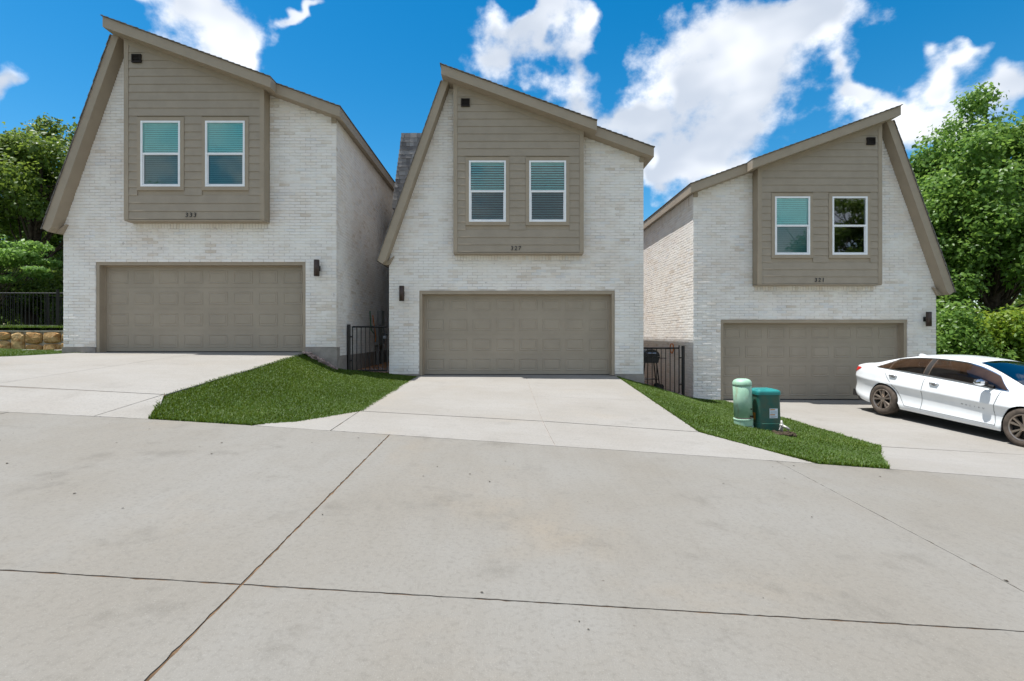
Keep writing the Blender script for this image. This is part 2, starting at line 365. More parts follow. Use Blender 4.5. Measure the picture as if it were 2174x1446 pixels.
# ---------------------------------------------------------------- ground, street, drives
def zst(x, y): return -0.06 * x + 0.034 * y                      # the street falls to the right and rises to the houses
def zter(x, y): return -0.06 * max(-25, min(25, x)) + 0.034 * max(-18, min(14, y)) - 0.42
xs = sorted(set(list(range(-40, 41, 4)) + [-1500, -600, -250, -120, -70, 70, 120, 250, 600, 1500])); ys = sorted(set(list(range(-30, 61, 5)) + [-1500, -500, -150, -60, 90, 150, 300, 700, 1800]))
g = MB(); nx = len(xs)
for y in ys:
    for x in xs: g.v.append((x, y, zter(x, y)))
for j in range(len(ys) - 1):
    for i in range(nx - 1): g.f.append((j * nx + i, j * nx + i + 1, (j + 1) * nx + i + 1, (j + 1) * nx + i)); g.r.append(0)
tag(g.build('ground', 'lawn_ground'), 'green ground stretching away beneath the houses and trees', kind='structure')

EDGE = [(-30, 6.05), (-6.1, 6.19), (-4.33, 6.27), (-3.1, 6.26), (-1.4, 6.21), (3.68, 6.04), (6.0, 5.91), (30, 4.6)]
def yedge(x): return float(np.interp(x, [p[0] for p in EDGE], [p[1] for p in EDGE]))
def wob(p, q, zf, amp, step, seed):
    """points from p to (not including) q with a slightly chipped line"""
    rr = random.Random(seed); n_ = max(1, int(math.dist(p[:2], q[:2]) / step)); d = Vector((q[0] - p[0], q[1] - p[1])); nn = Vector((-d.y, d.x)); nn.normalize(); out = []
    for i in range(n_):
        t = i / n_; a = 0 if i == 0 else (rr.gauss(0, amp) + (rr.random() < .06) * rr.uniform(1, 4) * amp)
        x = p[0] + d.x * t + nn.x * a; y = p[1] + d.y * t + nn.y * a
        out.append((x, y, zf(x, y) if zf else p[2] + (q[2] - p[2]) * t))
    return out
def slab(poly, mat, parent, zf=None, amp=0.0025, step=0.07, th=0.08, name='slab'):
    pts = []
    for i in range(len(poly)): pts += wob(poly[i], poly[(i + 1) % len(poly)], zf, amp, step, i * 31 + int(abs(poly[0][0]) * 100))
    k = len(pts); tri = tessellate_polygon([[Vector((p[0], p[1], 0)) for p in pts]])
    v = pts + [(p[0], p[1], p[2] - th) for p in pts]
    area = sum(pts[i][0] * pts[(i + 1) % k][1] - pts[(i + 1) % k][0] * pts[i][1] for i in range(k))
    f = []
    for t in tri:
        a, b_, c = [pts[i] for i in t]; cr = (b_[0] - a[0]) * (c[1] - a[1]) - (b_[1] - a[1]) * (c[0] - a[0])
        f.append(tuple(t) if cr > 0 else tuple(reversed(t)))
    for i in range(k):
        j = (i + 1) % k; f.append((i, i + k, j + k, j) if area > 0 else (i, j, j + k, i + k))
    me = bpy.data.meshes.new(name); me.from_pydata(v, [], f); me.update()
    return link(name, me, mat, parent)
st = MB(); st.v = [(-32, -15.5, zst(-32, -15.5) - .03), (32, -15.5, zst(32, -15.5) - .03)] + [(x, y + .02, zst(x, y) - .03) for x, y in reversed(EDGE)]
st.v = [(a, b_, c + .0245) for a, b_, c in st.v]
st.f = [(0, 1) + tuple(range(2, 2 + len(EDGE)))]; st.r = [0]
street = tag(st.build('street', 'joint_dirt'), 'pale concrete street sloping down to the right in front of the drives', kind='structure')
XJ = [-30, -24.4, -19.8, -15.2, -10.6, -6.0, -1.4, 3.21, 7.8, 12.4, 17, 21.6, 30]; YJ = [-15.4, -1.9, 2.72, None]
for i in range(len(XJ) - 1):
    ga = .007 if i != 6 else .008; gb = .007
    if abs(XJ[i] - 3.21) < .01: ga = .0035
    if abs(XJ[i + 1] - 3.21) < .01: gb = .0035
    x0, x1 = XJ[i] + ga, XJ[i + 1] - gb
    for j in range(3):
        y0 = YJ[j] + .006
        if j < 2: poly = [(x0, y0), (x1, y0), (x1, YJ[j + 1] - .006), (x0, YJ[j + 1] - .006)]
        else:
            mid = [(x, y - .004) for x, y in EDGE if x0 < x < x1]
            poly = [(x0, y0), (x1, y0), (x1, yedge(x1) - .004)] + list(reversed(mid)) + [(x0, yedge(x0) - .004)]
        near = -8 < x0 < 10 and j > 0
        slab(poly, 'street_concrete', street, zst, 0.0019 if near else 0.0, 0.045 if near else 2.0)

def drive(label, slabs, base, joints):
    b_ = MB(); b_.v = [(x, y, z - .24) for x, y, z in base]
    tri = tessellate_polygon([[Vector((p[0], p[1], 0)) for p in base]]); b_.f = [tuple(t) for t in tri]; b_.r = [0] * len(tri)
    d = tag(b_.build('driveway', 'joint_dirt'), label, kind='structure')
    for (p, q, jm_) in joints:                                        # packed dirt just below the slab edges
        p, q = Vector(p), Vector(q); dd = (q - p).normalized(); nn_ = Vector((-dd.y, dd.x, 0)) * (G + .012); m_ = MB(); k_ = 12
        for i in range(k_ + 1):
            c_ = p.lerp(q, i / k_); m_.v += [(c_.x - nn_.x, c_.y - nn_.y, c_.z - .007), (c_.x + nn_.x, c_.y + nn_.y, c_.z - .007)]
        m_.f = [(2 * i, 2 * i + 1, 2 * i + 3, 2 * i + 2) for i in range(k_)]; m_.r = [0] * k_; m_.build('joint_filler', jm_, d)
    for sl in slabs:
        if len(sl) == 4 and sl[0] != 'poly':
            A, B, C, Dd = [Vector(p) for p in sl]                 # A-B far (garage) edge, C-D near edge below B, A
            mb = MB(); nu, nv = 14, 14
            for jj in range(nv + 1):
                for ii in range(nu + 1):
                    s_, t_ = ii / nu, jj / nv; p = (A.lerp(B, s_)).lerp(Dd.lerp(C, s_), t_); mb.v.append(tuple(p))
            for jj in range(nv):
                for ii in range(nu):
                    a = jj * (nu + 1) + ii; mb.f.append((a, a + nu + 1, a + nu + 2, a + 1)); mb.r.append(0)
            ring = [i for i in range(nu + 1)] + [(j + 1) * (nu + 1) - 1 for j in range(1, nv + 1)] + [nv * (nu + 1) + i for i in range(nu - 1, -1, -1)] + [j * (nu + 1) for j in range(nv - 1, 0, -1)]
            o_ = len(mb.v)
            for i in ring: p = mb.v[i]; mb.v.append((p[0], p[1], p[2] - .08))
            for i in range(len(ring)):
                j = (i + 1) % len(ring); mb.f.append((ring[i], ring[j], o_ + j, o_ + i)); mb.r.append(0)
            link('slab', mb.mesh('slab'), 'drive_concrete', d)
        else:
            slab(sl[1], 'drive_concrete', d, None, 0.0015, 0.1)
    return d
G = 0.018
def W(x, y, zr): return (x, y, zr + CAMZ)                        # zr: height relative to the camera
def ez(x, dx=0.0): y = yedge(x) + .004; return (x, y, zst(x, y) + .001)
# drive of the left house
P1a, P1b, P1c = W(-10.0, 12.40, -.40), W(-7.20, 12.40, -.40), W(-4.72, 12.40, -.40)
j1a, j1b, j1c = W(-10.6, 7.05, -.50), W(-7.20, 7.10, -.69), W(-4.72, 7.10, -.82)
def off(p, dx, dy): return (p[0] + dx, p[1] + dy, p[2])
drive('pale concrete driveway of the left house, widening to the left edge of the photo',
      [[P1a, off(P1b, -.006, 0), off(j1b, -.006, G), off(j1a, 0, G)], [off(P1b, .006, 0), P1c, off(j1c, 0, G), off(j1b, .006, G)],
       ('poly', [off(P1a, 0, -.22), off(j1a, -.004, G), W(-15.0, 7.2, -.28), W(-12.5, 9.6, -.38), W(-10.75, 10.9, -.49)]),
       ('poly', [off(j1c, .002, -G), off(ez(-5.02), .012, 0), ez(-4.36), W(-4.52, 6.72, -.91)]),
       ('poly', [off(j1a, 0, -G), ez(-10.6), ez(-6.1), ez(-5.02), off(j1c, -.014, -G), off(j1b, 0, -G)]),
       ('poly', [off(j1a, -.006, -G), W(-15.0, 7.2, -.285), ez(-15.0), off(ez(-10.6), -.006, 0)])],
      [P1a, P1c, j1c, W(-4.52, 6.72, -.91), ez(-4.36), ez(-10.6), ez(-15), W(-15.0, 7.2, -.28), W(-12.5, 9.6, -.38), W(-10.75, 10.9, -.49)],
      [(j1a, j1c, 'joint_dirt'), (P1b, j1b, 'foundation'), (j1c, ez(-5.02), 'joint_dirt')])
# drive of the middle house
P2a, P2b, P2c = W(-2.21, 13.28, -1.02), W(0.52, 13.28, -1.02), W(2.83, 13.28, -1.02)
j2a, j2b, j2c = W(-2.21, 7.78, -1.15), W(0.56, 7.64, -1.28), W(2.83, 7.47, -1.41)
tb = 0.60; h2b = Vector(P2b).lerp(Vector(j2b), tb); h2c = Vector(P2c).lerp(Vector(j2c), tb)
drive('pale concrete driveway of the middle house with a joint down its centre',
      [[P2a, off(P2b, -.004, 0), off(j2b, -.004, G), off(j2a, 0, G)],
       [off(P2b, .004, 0), P2c, off(h2c, 0, .004), off(h2b, .004, .004)], [off(h2b, .004, -.004), off(h2c, 0, -.004), off(j2c, 0, G), off(j2b, .004, G)],
       ('poly', [off(j2a, 0.01, -G), off(ez(-2.12), 0.0, 0), ez(-1.4), ez(.60 - .005), off(j2b, -.005, -G)]),
       ('poly', [off(j2a, -.004, -G), W(-2.75, 6.72, -1.135), (-2.98, 6.42, zst(-2.98, 6.42) + .001), ez(-3.08), off(ez(-2.12), -.012, 0)]),
       ('poly', [off(j2b, .005, -G), ez(.60 + .005), ez(2.0), ez(3.7), (3.52, 6.32, zst(3.52, 6.32)), W(3.32, 6.66, -1.472), off(j2c, 0, -G)])],
      [P2a, P2c, j2c, W(3.32, 6.66, -1.475), ez(3.7), ez(-1.4), ez(-3.08), W(-2.75, 6.72, -1.135), j2a],
      [(j2a, j2c, 'joint_dirt'), (P2b, j2b, 'foundation'), (j2b, ez(.60), 'foundation'), (h2b, h2c, 'foundation'), (j2a, ez(-2.12), 'joint_dirt')])
# drive of the right house
P3a, P3b, P3c = W(5.80, 13.90, -1.74), W(8.30, 13.90, -1.74), W(11.3, 13.90, -1.76)
j3a, j3b, j3c = W(6.02, 8.22, -1.785), W(8.5, 8.12, -1.905), W(11.3, 8.0, -2.05)
drive('pale concrete driveway of the right house under the white car',
      [[P3a, P3c, off(j3c, 0, G), off(j3a, 0, G)],
       ('poly', [off(j3a, 0, -G), W(5.35, 7.28, -1.735), ez(4.50), ez(6.0), ez(8.2), off(j3b, -.004, -G)]),
       ('poly', [off(j3b, .004, -G), off(ez(8.2), .008, 0), ez(12.3), W(11.6, 7.0, -2.02), off(j3c, 0, -G)])],
      [P3a, P3c, j3c, W(11.6, 7.0, -2.02), ez(12.3), ez(4.5), W(5.35, 7.28, -1.735), j3a],
      [(j3a, j3c, 'joint_dirt')])

# ---------------------------------------------------------------- lawns
def patch_fn(cols):
    """cols: list of polylines (same count of points), bilinear surface through them"""
    C = np.array(cols, float)                                    # (ncol, npt, 3)
    def f(s, t):
        s = np.clip(s, 0, .999999) * (C.shape[0] - 1); t = np.clip(t, 0, .999999) * (C.shape[1] - 1)
        i = s.astype(int); j = t.astype(int); a = (s - i)[:, None]; b_ = (t - j)[:, None]
        return C[i, j] * (1 - a) * (1 - b_) + C[i + 1, j] * a * (1 - b_) + C[i, j + 1] * (1 - a) * b_ + C[i + 1, j + 1] * a * b_
    return f
def resample(poly, k):
    P = np.array(poly, float); d = np.r_[0, np.cumsum(np.linalg.norm(np.diff(P, axis=0), axis=1))]
    t = np.linspace(0, d[-1], k); return np.stack([np.interp(t, d, P[:, i]) for i in range(3)], 1)
def lawn(name, cols, label, density, hgt, seed, k=40, maxn=150000, rough=0.012):
    rg = np.random.default_rng(seed)
    cols = [resample(c, k) for c in cols]; f = patch_fn(cols)
    nu, nv = 30, 60; S, T = np.meshgrid(np.linspace(0, 1, nu), np.linspace(0, 1, nv)); V = f(S.ravel(), T.ravel())
    ii, jj = np.meshgrid(np.arange(nu - 1), np.arange(nv - 1)); a = (jj * nu + ii).ravel()
    Fq = np.stack([a, a + nu, a + nu + 1, a + 1], 1)
    soil = link(name + '_soil', np_mesh(name + '_soil', V, Fq), 'lawn_ground'); tag(soil, 'dark green soil bed below ' + label, kind='structure')
    # blades, sampled by area
    q = V[Fq]; area = np.linalg.norm(np.cross(q[:, 1] - q[:, 0], q[:, 3] - q[:, 0]), axis=1)
    n_ = int(min(maxn, density * area.sum())); pick = rg.choice(len(Fq), n_, p=area / area.sum())
    a_, b_ = rg.random(n_)[:, None], rg.random(n_)[:, None]; qq = q[pick]
    P = qq[:, 0] * (1 - a_) * (1 - b_) + qq[:, 1] * a_ * (1 - b_) + qq[:, 2] * a_ * b_ + qq[:, 3] * (1 - a_) * b_
    ne = n_ // 30; te = rg.random(ne); k3 = rg.integers(0, 2, ne); ss = np.where(k3 == 0, 0.0, np.where(k3 == 1, 1.0, rg.random(ne))); te = np.where(k3 == 2, 1.0, te)
    P[:ne] = f(ss, te) + np.c_[rg.normal(0, .012, ne), rg.normal(0, .012, ne), np.zeros(ne)]
    yaw = rg.random(n_) * 2 * math.pi; ph = np.sin(P[:, 0] * 3.1 + 1.3 * np.sin(P[:, 1] * 2.3)) * np.cos(P[:, 1] * 2.7 + np.sin(P[:, 0] * 1.7))
    h = hgt * (0.55 + 0.6 * rg.random(n_)) * (1 + .22 * ph); h[:ne] *= rg.uniform(.9, 1.4, ne); lean = h * (0.25 + 0.75 * rg.random(n_)); wd = 0.0048 + 0.004 * rg.random(n_)
    d = np.stack([np.cos(yaw), np.sin(yaw), 0 * yaw], 1); s_ = np.stack([-np.sin(yaw), np.cos(yaw), 0 * yaw], 1); up_ = np.array([0, 0, 1.0])
    b0 = P - s_ * wd[:, None]; b1 = P + s_ * wd[:, None]; mid = P + d * (lean * .35)[:, None] + up_ * (h * .62)[:, None]
    m0 = mid - s_ * (wd * .75)[:, None]; m1 = mid + s_ * (wd * .75)[:, None]; tip = P + d * lean[:, None] + up_ * h[:, None]
    V = np.stack([b0, b1, m1, m0, tip], 1).reshape(-1, 3); o = np.arange(n_)[:, None] * 5
    Fc = np.concatenate([o + [0, 1, 2], o + [0, 2, 3], o + [3, 2, 4]], 0)
    r = np.clip(0.42 + 0.2 * rg.standard_normal(n_) + 0.12 * ph + .10 * np.sin(P[:, 0] * 1.1 + 2 * np.sin(P[:, 1] * .9)) + (rg.random(n_) < .03) * .5, 0, 1)
    return tag(link(name, np_mesh(name, V, Fc, np.tile(r, 3)), 'grass_blade'), label, 'grass', kind='stuff')
e1 = lambda x: ez(x)
lawn('grass', [[W(-4.74, 12.3, -.43), W(-4.74, 7.1, -.86), W(-4.54, 6.70, -.94), e1(-4.34)],
               [W(-3.97, 12.3, -.83), W(-3.75, 10.3, -.93), W(-3.7, 8.4, -1.02), e1(-4.0)],
               [W(-2.95, 13.15, -1.0), W(-2.9, 10.4, -1.07), W(-2.9, 8.0, -1.12), e1(-3.5)],
               [W(-2.19, 13.1, -1.07), W(-2.19, 7.80, -1.18), W(-2.73, 6.72, -1.165), e1(-3.1)]],
     'mown green grass sloping between the left and middle driveways', 7000, 0.040, 3)
lawn('grass', [[W(2.85, 13.2, -1.05), W(2.85, 7.45, -1.44), W(3.34, 6.66, -1.50), e1(3.7)],
               [W(3.56, 13.1, -1.27), W(3.7, 10.4, -1.42), W(3.95, 8.0, -1.55), e1(3.95)],
               [W(4.95, 13.75, -1.69), W(4.9, 10.4, -1.69), W(4.75, 7.8, -1.68), e1(4.2)],
               [W(5.82, 13.7, -1.77), W(6.02, 8.24, -1.80), W(5.33, 7.28, -1.755), e1(4.48)]],
     'mown green grass around the utility pedestals between middle and right driveways', 7000, 0.043, 4)
lawn('grass', [[W(-22, 17.0, -.42), W(-22, 8.0, -.22)], [W(-14.6, 17.0, -.53), W(-15.05, 7.2, -.31)],
               [W(-12.0, 17.0, -.56), W(-12.5, 9.6, -.41)], [W(-10.45, 12.35, -.46), W(-10.75, 10.9, -.51)], [W(-9.72, 12.3, -.46), W(-10.1, 11.9, -.47)]],
     'strip of green grass between the stone wall and the left driveway', 1500, 0.06, 5, maxn=70000)
lawn('grass', [[W(-24, 26.0, .42), W(-24, 17.45, .28)], [W(-10.6, 26.0, .32), W(-10.6, 17.45, .24)]],
     'raised green grass on top of the stone retaining wall under the fence', 900, 0.10, 6, maxn=60000)

# ---------------------------------------------------------------- houses
BL, BH = 0.25, 0.072                                              # brick pitch
HW, HD = 6.48, 13.0
GX0, GX1, GZ = 0.77, 5.75, 2.16
BX0, BX1, BZ = 1.68, 4.90, 3.09; BP = 0.30                        # bay
SL = 0.3625
def zg(x): return 7.60 - SL * (x - 1.40)                          # top of the gentle roof
def xs_in(z): return -0.01 + (z - 2.94) / 2.806                   # inner line of the steep roof
RT = 0.23
def zsof(x): return zg(x) - RT
WIN = [(2.06, 2.975, 3.84, 5.36), (3.555, 4.47, 3.84, 5.36)]
def house(idx, origin, mirror, bricks_bottom, label, number, side_visible, blinds):
    fx = (lambda p: (-p[0], p[1], p[2])) if mirror else (lambda p: p)
    mk = lambda: MB(fx)
    H = empty('brick_house', origin, label, 'house', 'white brick houses with slanted roofs')
    zbl, zbr, zcorner = bricks_bottom
    # --- front wall (mortar sheet with openings) and the other walls
    wl = mk(); t0, t1 = 0.0, 0.11
    def pr(poly): wl.prism(poly, t0, t1)
    pr([(0, zbl), (GX0, zbl), (GX0, GZ), (0, GZ)]); pr([(GX1, zbr), (HW, zbr), (HW, GZ), (GX1, GZ)])
    z1 = BZ + .02
    pr([(0, GZ), (HW, GZ), (HW, 2.94), (0, 2.94)])
    pr([(0, 2.94), (HW, 2.94), (HW, z1), (xs_in(z1), z1)])
    xl = BX0 + .04; ztop = 2.94 + (xl + .01) * 2.806
    zl = min(ztop, zsof(xl) + .05); pr([(xs_in(z1), z1), (xl, z1), (xl, zl), (xs_in(zl), zl)])
    xr = BX1 - .04; pr([(xr, z1), (HW, z1), (HW, zsof(HW) + .02), (xr, zsof(xr) + .02)])
    # side walls and back
    wl.box(HW - .11, HW, t1, HD, zcorner, zsof(HW) + .02); wl.box(0, .11, t1, HD, -.1, 2.98)
    wl.prism([(0.0, -.1), (HW, -.1), (HW, zsof(HW)), (1.5, zsof(1.5)), (0, 2.94)], HD - .1, HD)
    wall = wl.build('wall', 'brick_mortar', H)
    # --- bricks
    shared = None; cells = []
    def holes(z0, z1_):
        zc = (z0 + z1_) / 2; iv = [[0.0, HW]]
        if zc > 2.94: iv[0][0] = max(0, xs_in(zc))
        if zc > zsof(HW): iv[0][1] = min(HW, 1.40 + (7.60 - RT - zc) / SL)
        def cut(a, b_):
            new = []
            for p, q in iv:
                if b_ <= p or a >= q: new.append([p, q]); continue
                if a > p: new.append([p, a])
                if b_ < q: new.append([b_, q])
            iv[:] = new
        if zc < GZ: cut(GX0, GX1)
        if zc > BZ: cut(BX0, BX1)
        if zc < zbl: cut(0, GX0)
        if zc < zbr: cut(GX1, HW)
        return iv
    z = min(zbl, zbr); row = 0; sold0, sold1 = 2.93, 3.09
    while z < 7.4:
        for (a, b_) in holes(z, z + BH):
            x = math.floor(a / BL) * BL + (row % 2) * BL / 2 - BL
            while x < b_:
                p, q = max(x + .005, a + .002), min(x + BL - .005, b_ - .002)
                if q - p > .03:
                    if not (z + BH > sold0 and z < BZ and p < BX1 and q > BX0): cells.append((p, q, z + .005, z + BH - .005, q - p > .238))
                    elif q > BX1 + .04 or p < BX0 - .04: cells.append((p if p < BX0 - .04 else BX1 + .003, q if q > BX1 + .04 else BX0 - .003, z + .005, z + BH - .005, False))
                x += BL
        z += BH; row += 1
    x = BX0
    while x < BX1 - .05: cells.append((x + .005, x + .067, sold0 + .005, sold1 - .006, False)); x += .072
    ox, oy, oz = origin; sg = -1 if mirror else 1
    order = sorted([c for c in cells if c[4]], key=lambda c: math.dist((ox + sg * (c[0] + c[1]) / 2, oy, oz + c[2]), (0, 0, CAMZ)))
    ind = set(id(c) for c in order[:300])
    rr = random.Random(idx + 50)
    def brick_geo(mb, p, q, z0, z1_, rnd, dy=0.0, plane='front', yc=0):
        e = .005; d = -.010 - dy
        if plane == 'front':
            bk = [(p, .004, z0), (q, .004, z0), (q, .004, z1_), (p, .004, z1_)]; md = [(a, d + .005, b_) for a, _, b_ in bk]
            ft = [(p + e, d, z0 + e), (q - e, d, z0 + e), (q - e, d, z1_ - e), (p + e, d, z1_ - e)]
        else:                                                     # side wall facing +x (unmirrored)
            bk = [(HW - .004, p, z0), (HW - .004, q, z0), (HW - .004, q, z1_), (HW - .004, p, z1_)]; md = [(HW - d - .005, b_, c_) for _, b_, c_ in bk]
            ft = [(HW - d, p + e, z0 + e), (HW - d, q - e, z0 + e), (HW - d, q - e, z1_ - e), (HW - d, p + e, z1_ - e)]
        v = bk + md + ft; f = [(8, 9, 10, 11)]
        for i in range(4):
            j = (i + 1) % 4; f.append((i, j, 4 + j, 4 + i)); f.append((4 + i, 4 + j, 8 + j, 8 + i))
        mb.add(v, f, rnd)
    jm = mk(); sm_ = mk(); unit = MB(); brick_geo(unit, -.12, .12, -.031, .031, 0); ume = unit.mesh('brick'); ume.materials.append(MATS['brick_single_%d' % idx])
    for c in cells:
        dy = rr.uniform(-.003, .004)
        if id(c) in ind:
            o = bpy.data.objects.new('brick', ume); COL.objects.link(o); o.parent = wall
            o.location = fx(((c[0] + c[1]) / 2, -dy, (c[2] + c[3]) / 2)); o.rotation_euler = (rr.uniform(-.02, .02), rr.uniform(-.006, .006), 0)
        else: brick_geo(jm, c[0], c[1], c[2], c[3], rr.random(), dy)
    if side_visible:
        z = zcorner; row = 0; ze = zsof(HW) - .20
        while z + BH < ze + .01:
            y = -.125 + (row % 2) * .125
            while y < HD:
                p, q = max(y + .005, -.008), min(y + BL - .005, HD)
                if q - p > .03: brick_geo(sm_, p, q, z + .005, z + BH - .005, rr.random(), rr.uniform(-.002, .003) - .003, 'side')
                y += BL
            z += BH; row += 1
        y = 0.0
        while y < HD - .1: brick_geo(sm_, y + .004, y + .068, z + .006, zsof(HW) - .01, rr.random(), rr.uniform(-.003, .003), 'side'); y += .072
    jb = jm.build('bricks', 'brick_joined_%d' % idx, wall, rnd=True); jb['kind'] = 'stuff'
    if side_visible: jb = sm_.build('side_bricks', 'brick_joined_0', wall, rnd=True); jb['kind'] = 'stuff'
    # --- foundation
    fd = mk(); e = .006
    fd.box(-.02, GX0 - .003, -.02, .20, -.75, zbl - .004); fd.box(GX1 + .003, HW + .02, -.02, .20, -.75, zbr - .004)
    fd.box(HW - .13, HW + .018, .203, HD + .02, -.75, zcorner - .004); fd.box(-.018, .13, .203, HD + .02, -.75, -.104)
    fd.box(GX0, GX1, .03, .9, -.75, -.045)
    fd.build('foundation', 'foundation', H)
    # --- garage door
    gd = mk(); jx = .075
    gd.box(GX0 + .002, GX0 + jx, .012, .30, 0, GZ - .002); gd.box(GX1 - jx, GX1 - .002, .012, .30, 0, GZ - .002); gd.box(GX0 + jx, GX1 - jx, .012, .30, GZ - .09, GZ - .002)
    gd.box(GX0 + jx, GX0 + jx + .022, .17, .30, 0, GZ - .09); gd.box(GX1 - jx - .022, GX1 - jx, .17, .30, 0, GZ - .09); gd.box(GX0 + jx + .022, GX1 - jx - .022, .17, .30, GZ - .118, GZ - .09)
    door = gd.build('garage_door', 'taupe_trim', H); door['label'] = 'taupe sectional garage door with four rows of eight raised panels'
    dx0, dx1, dz0, dz1 = GX0 + jx + .01, GX1 - jx - .01, .012, GZ - .10; sh = (dz1 - dz0) / 4
    for i in range(4):
        s_ = mk(); a, b_ = dz0 + i * sh + .004, dz0 + (i + 1) * sh - .004
        s_.prism([(dx0, a), (dx1, a), (dx1, b_), (dx0, b_)], .205, .25); s_.box(dx0, dx1, .212, .25, b_, b_ + .008)
        s_.build('section', 'taupe_door', door)
    sw = mk(); sw.box(dx0, dx1, .20, .24, .0, .012); sw.build('bottom_seal', 'car_plastic', door)
    pw, ph = (dx1 - dx0) / 8, .31; pm = MB(); hx, hz = pw / 2 - .065, ph / 2
    def ring(x, z_, y): return [(-x, y, -z_), (x, y, -z_), (x, y, z_), (-x, y, z_)]
    lv = [ring(hx, hz, 0.0), ring(hx - .006, hz - .006, -.009), ring(hx - .022, hz - .022, -.009), ring(hx - .034, hz - .034, -.001), ring(hx - .05, hz - .05, -.001), ring(hx - .064, hz - .064, -.008)]
    v = [p for r_ in lv for p in r_]; f = [(20, 21, 22, 23)]
    for k in range(5):
        for i in range(4): j = (i + 1) % 4; f.append((k * 4 + i, k * 4 + j, k * 4 + 4 + j, k * 4 + 4 + i))
    pm.add(v, f); pme = pm.mesh('panel'); pme.materials.append(MATS['taupe_door'])
    for i in range(4):
        for j in range(8):
            o = bpy.data.objects.new('panel', pme); COL.objects.link(o); o.parent = door
            o.location = fx((dx0 + (j + .5) * pw, .205, dz0 + (i + .5) * sh))
    # --- bay with lap siding
    by = -BP; bay = mk(); zt = lambda x_: zsof(x_)
    bay.prism([(BX0, BZ), (BX0 + .02, BZ), (BX0 + .02, zt(BX0 + .02)), (BX0, zt(BX0))], by + .012, .002)
    bay.prism([(BX1 - .02, BZ), (BX1, BZ), (BX1, zt(BX1)), (BX1 - .02, zt(BX1 - .02))], by + .012, .002)
    bay.box(BX0 + .02, BX1 - .02, by + .012, .03, BZ, BZ + .03)
    # sheathing behind the boards, open at the windows
    def sheath(x0, x1, z0, z1_): bay.prism(clip([(x0, z0), (x1, z0), (x1, z1_), (x0, z1_)], SL, 1, 7.60 - RT + SL * 1.4), by + .014, by + .05)
    (a0, a1, wz0, wz1), (b0, b1, _, _) = WIN
    sheath(BX0 + .02, BX1 - .02, BZ + .03, wz0); sheath(BX0 + .02, a0, wz0, wz1); sheath(a1, b0, wz0, wz1); sheath(b1, BX1 - .02, wz0, wz1); sheath(BX0 + .02, BX1 - .02, wz1, 7.6)
    bayo = bay.build('bay', 'taupe_trim', H)
    cb = .09
    for (x0, x1) in ((BX0 - .012, BX0 + cb), (BX1 - cb, BX1 + .012)):
        t = mk(); t.prism([(x0, BZ - .01), (x1, BZ - .01), (x1, zt(x1)), (x0, zt(x0))], by - .016, by + .012); t.build('corner_board', 'taupe_trim', bayo)
    fz = mk(); fz.prism([(BX0 + cb, zt(BX0 + cb) - .12), (BX1 - cb, zt(BX1 - cb) - .12), (BX1 - cb, zt(BX1 - cb)), (BX0 + cb, zt(BX0 + cb))], by - .014, by + .012); fz.build('frieze_board', 'taupe_trim', bayo)
    kb = mk(); kb.box(BX0 - .008, BX1 + .008, by - .004, .0, BZ - .04, BZ - .0105); kb.build('skirt_board', 'taupe_trim', bayo)
    tw = .085
    z = BZ; EX = .184
    while z < 7.3:
        segs = [(BX0 + cb, BX1 - cb)]
        zc0, zc1 = wz0 - tw, wz1 + tw
        if z + EX > zc0 + .04 and z < zc1 - .04: segs = [(BX0 + cb, a0 - tw), (a1 + tw, b0 - tw), (b1 + tw, BX1 - cb)]
        for (x0, x1) in segs:
            poly = clip([(x0 + .002, z), (x1 - .002, z), (x1 - .002, z + EX), (x0 + .002, z + EX)], SL, 1, 7.60 - RT - .10 + SL * 1.4)
            if len(poly) < 3: continue
            t = mk(); t.prism(poly, 0, by + .014, yf=lambda x_, z_, z0=z: by - .013 + .014 * (z_ - z0) / EX); t.build('siding_board', 'taupe_siding', bayo)
        z += EX
    vt = mk(); vx, vz = 1.97, 6.80
    for s_ in (-1, 1): vt.box(vx + s_ * .095 - .012, vx + s_ * .095 + .012, by - .05, by + .01, vz - .095, vz + .095)
    for s_ in (-1, 1): vt.box(vx - .083, vx + .083, by - .05, by + .01, vz + s_ * .083 - .012, vz + s_ * .083 + .012)
    for k in range(4): vt.prism([(vx - .083, vz - .06 + k * .038), (vx + .083, vz - .06 + k * .038), (vx + .083, vz - .05 + k * .038), (vx - .083, vz - .05 + k * .038)], by - .04, by)
    vt.box(vx - .083, vx + .083, by - .022, by + .005, vz - .083, vz + .083)
    vt.build('vent', 'vent_dark', H)
    # --- windows
    for wi, (x0, x1, z0, z1_) in enumerate(WIN):
        wt = mk()
        wt.box(x0 - tw, x0, by - .022, by + .014, z0 - tw, z1_ + tw); wt.box(x1, x1 + tw, by - .022, by + .014, z0 - tw, z1_ + tw)
        wt.box(x0, x1, by - .022, by + .014, z1_, z1_ + tw); wt.box(x0, x1, by - .022, by + .014, z0 - tw, z0)
        wo_ = wt.build('window', 'taupe_trim', H)
        fr = mk(); fw = .042
        fr.box(x0, x0 + fw, by - .03, by + .06, z0, z1_); fr.box(x1 - fw, x1, by - .03, by + .06, z0, z1_)
        fr.box(x0 + fw, x1 - fw, by - .03, by + .06, z1_ - fw, z1_); fr.box(x0 + fw, x1 - fw, by - .03, by + .06, z0, z0 + fw)
        zm = (z0 + z1_) / 2; fr.box(x0 + fw, x1 - fw, by - .024, by + .05, zm - .024, zm + .024)
        fr.build('frame', 'vinyl_white', wo_)
        sa = mk(); s2 = .022
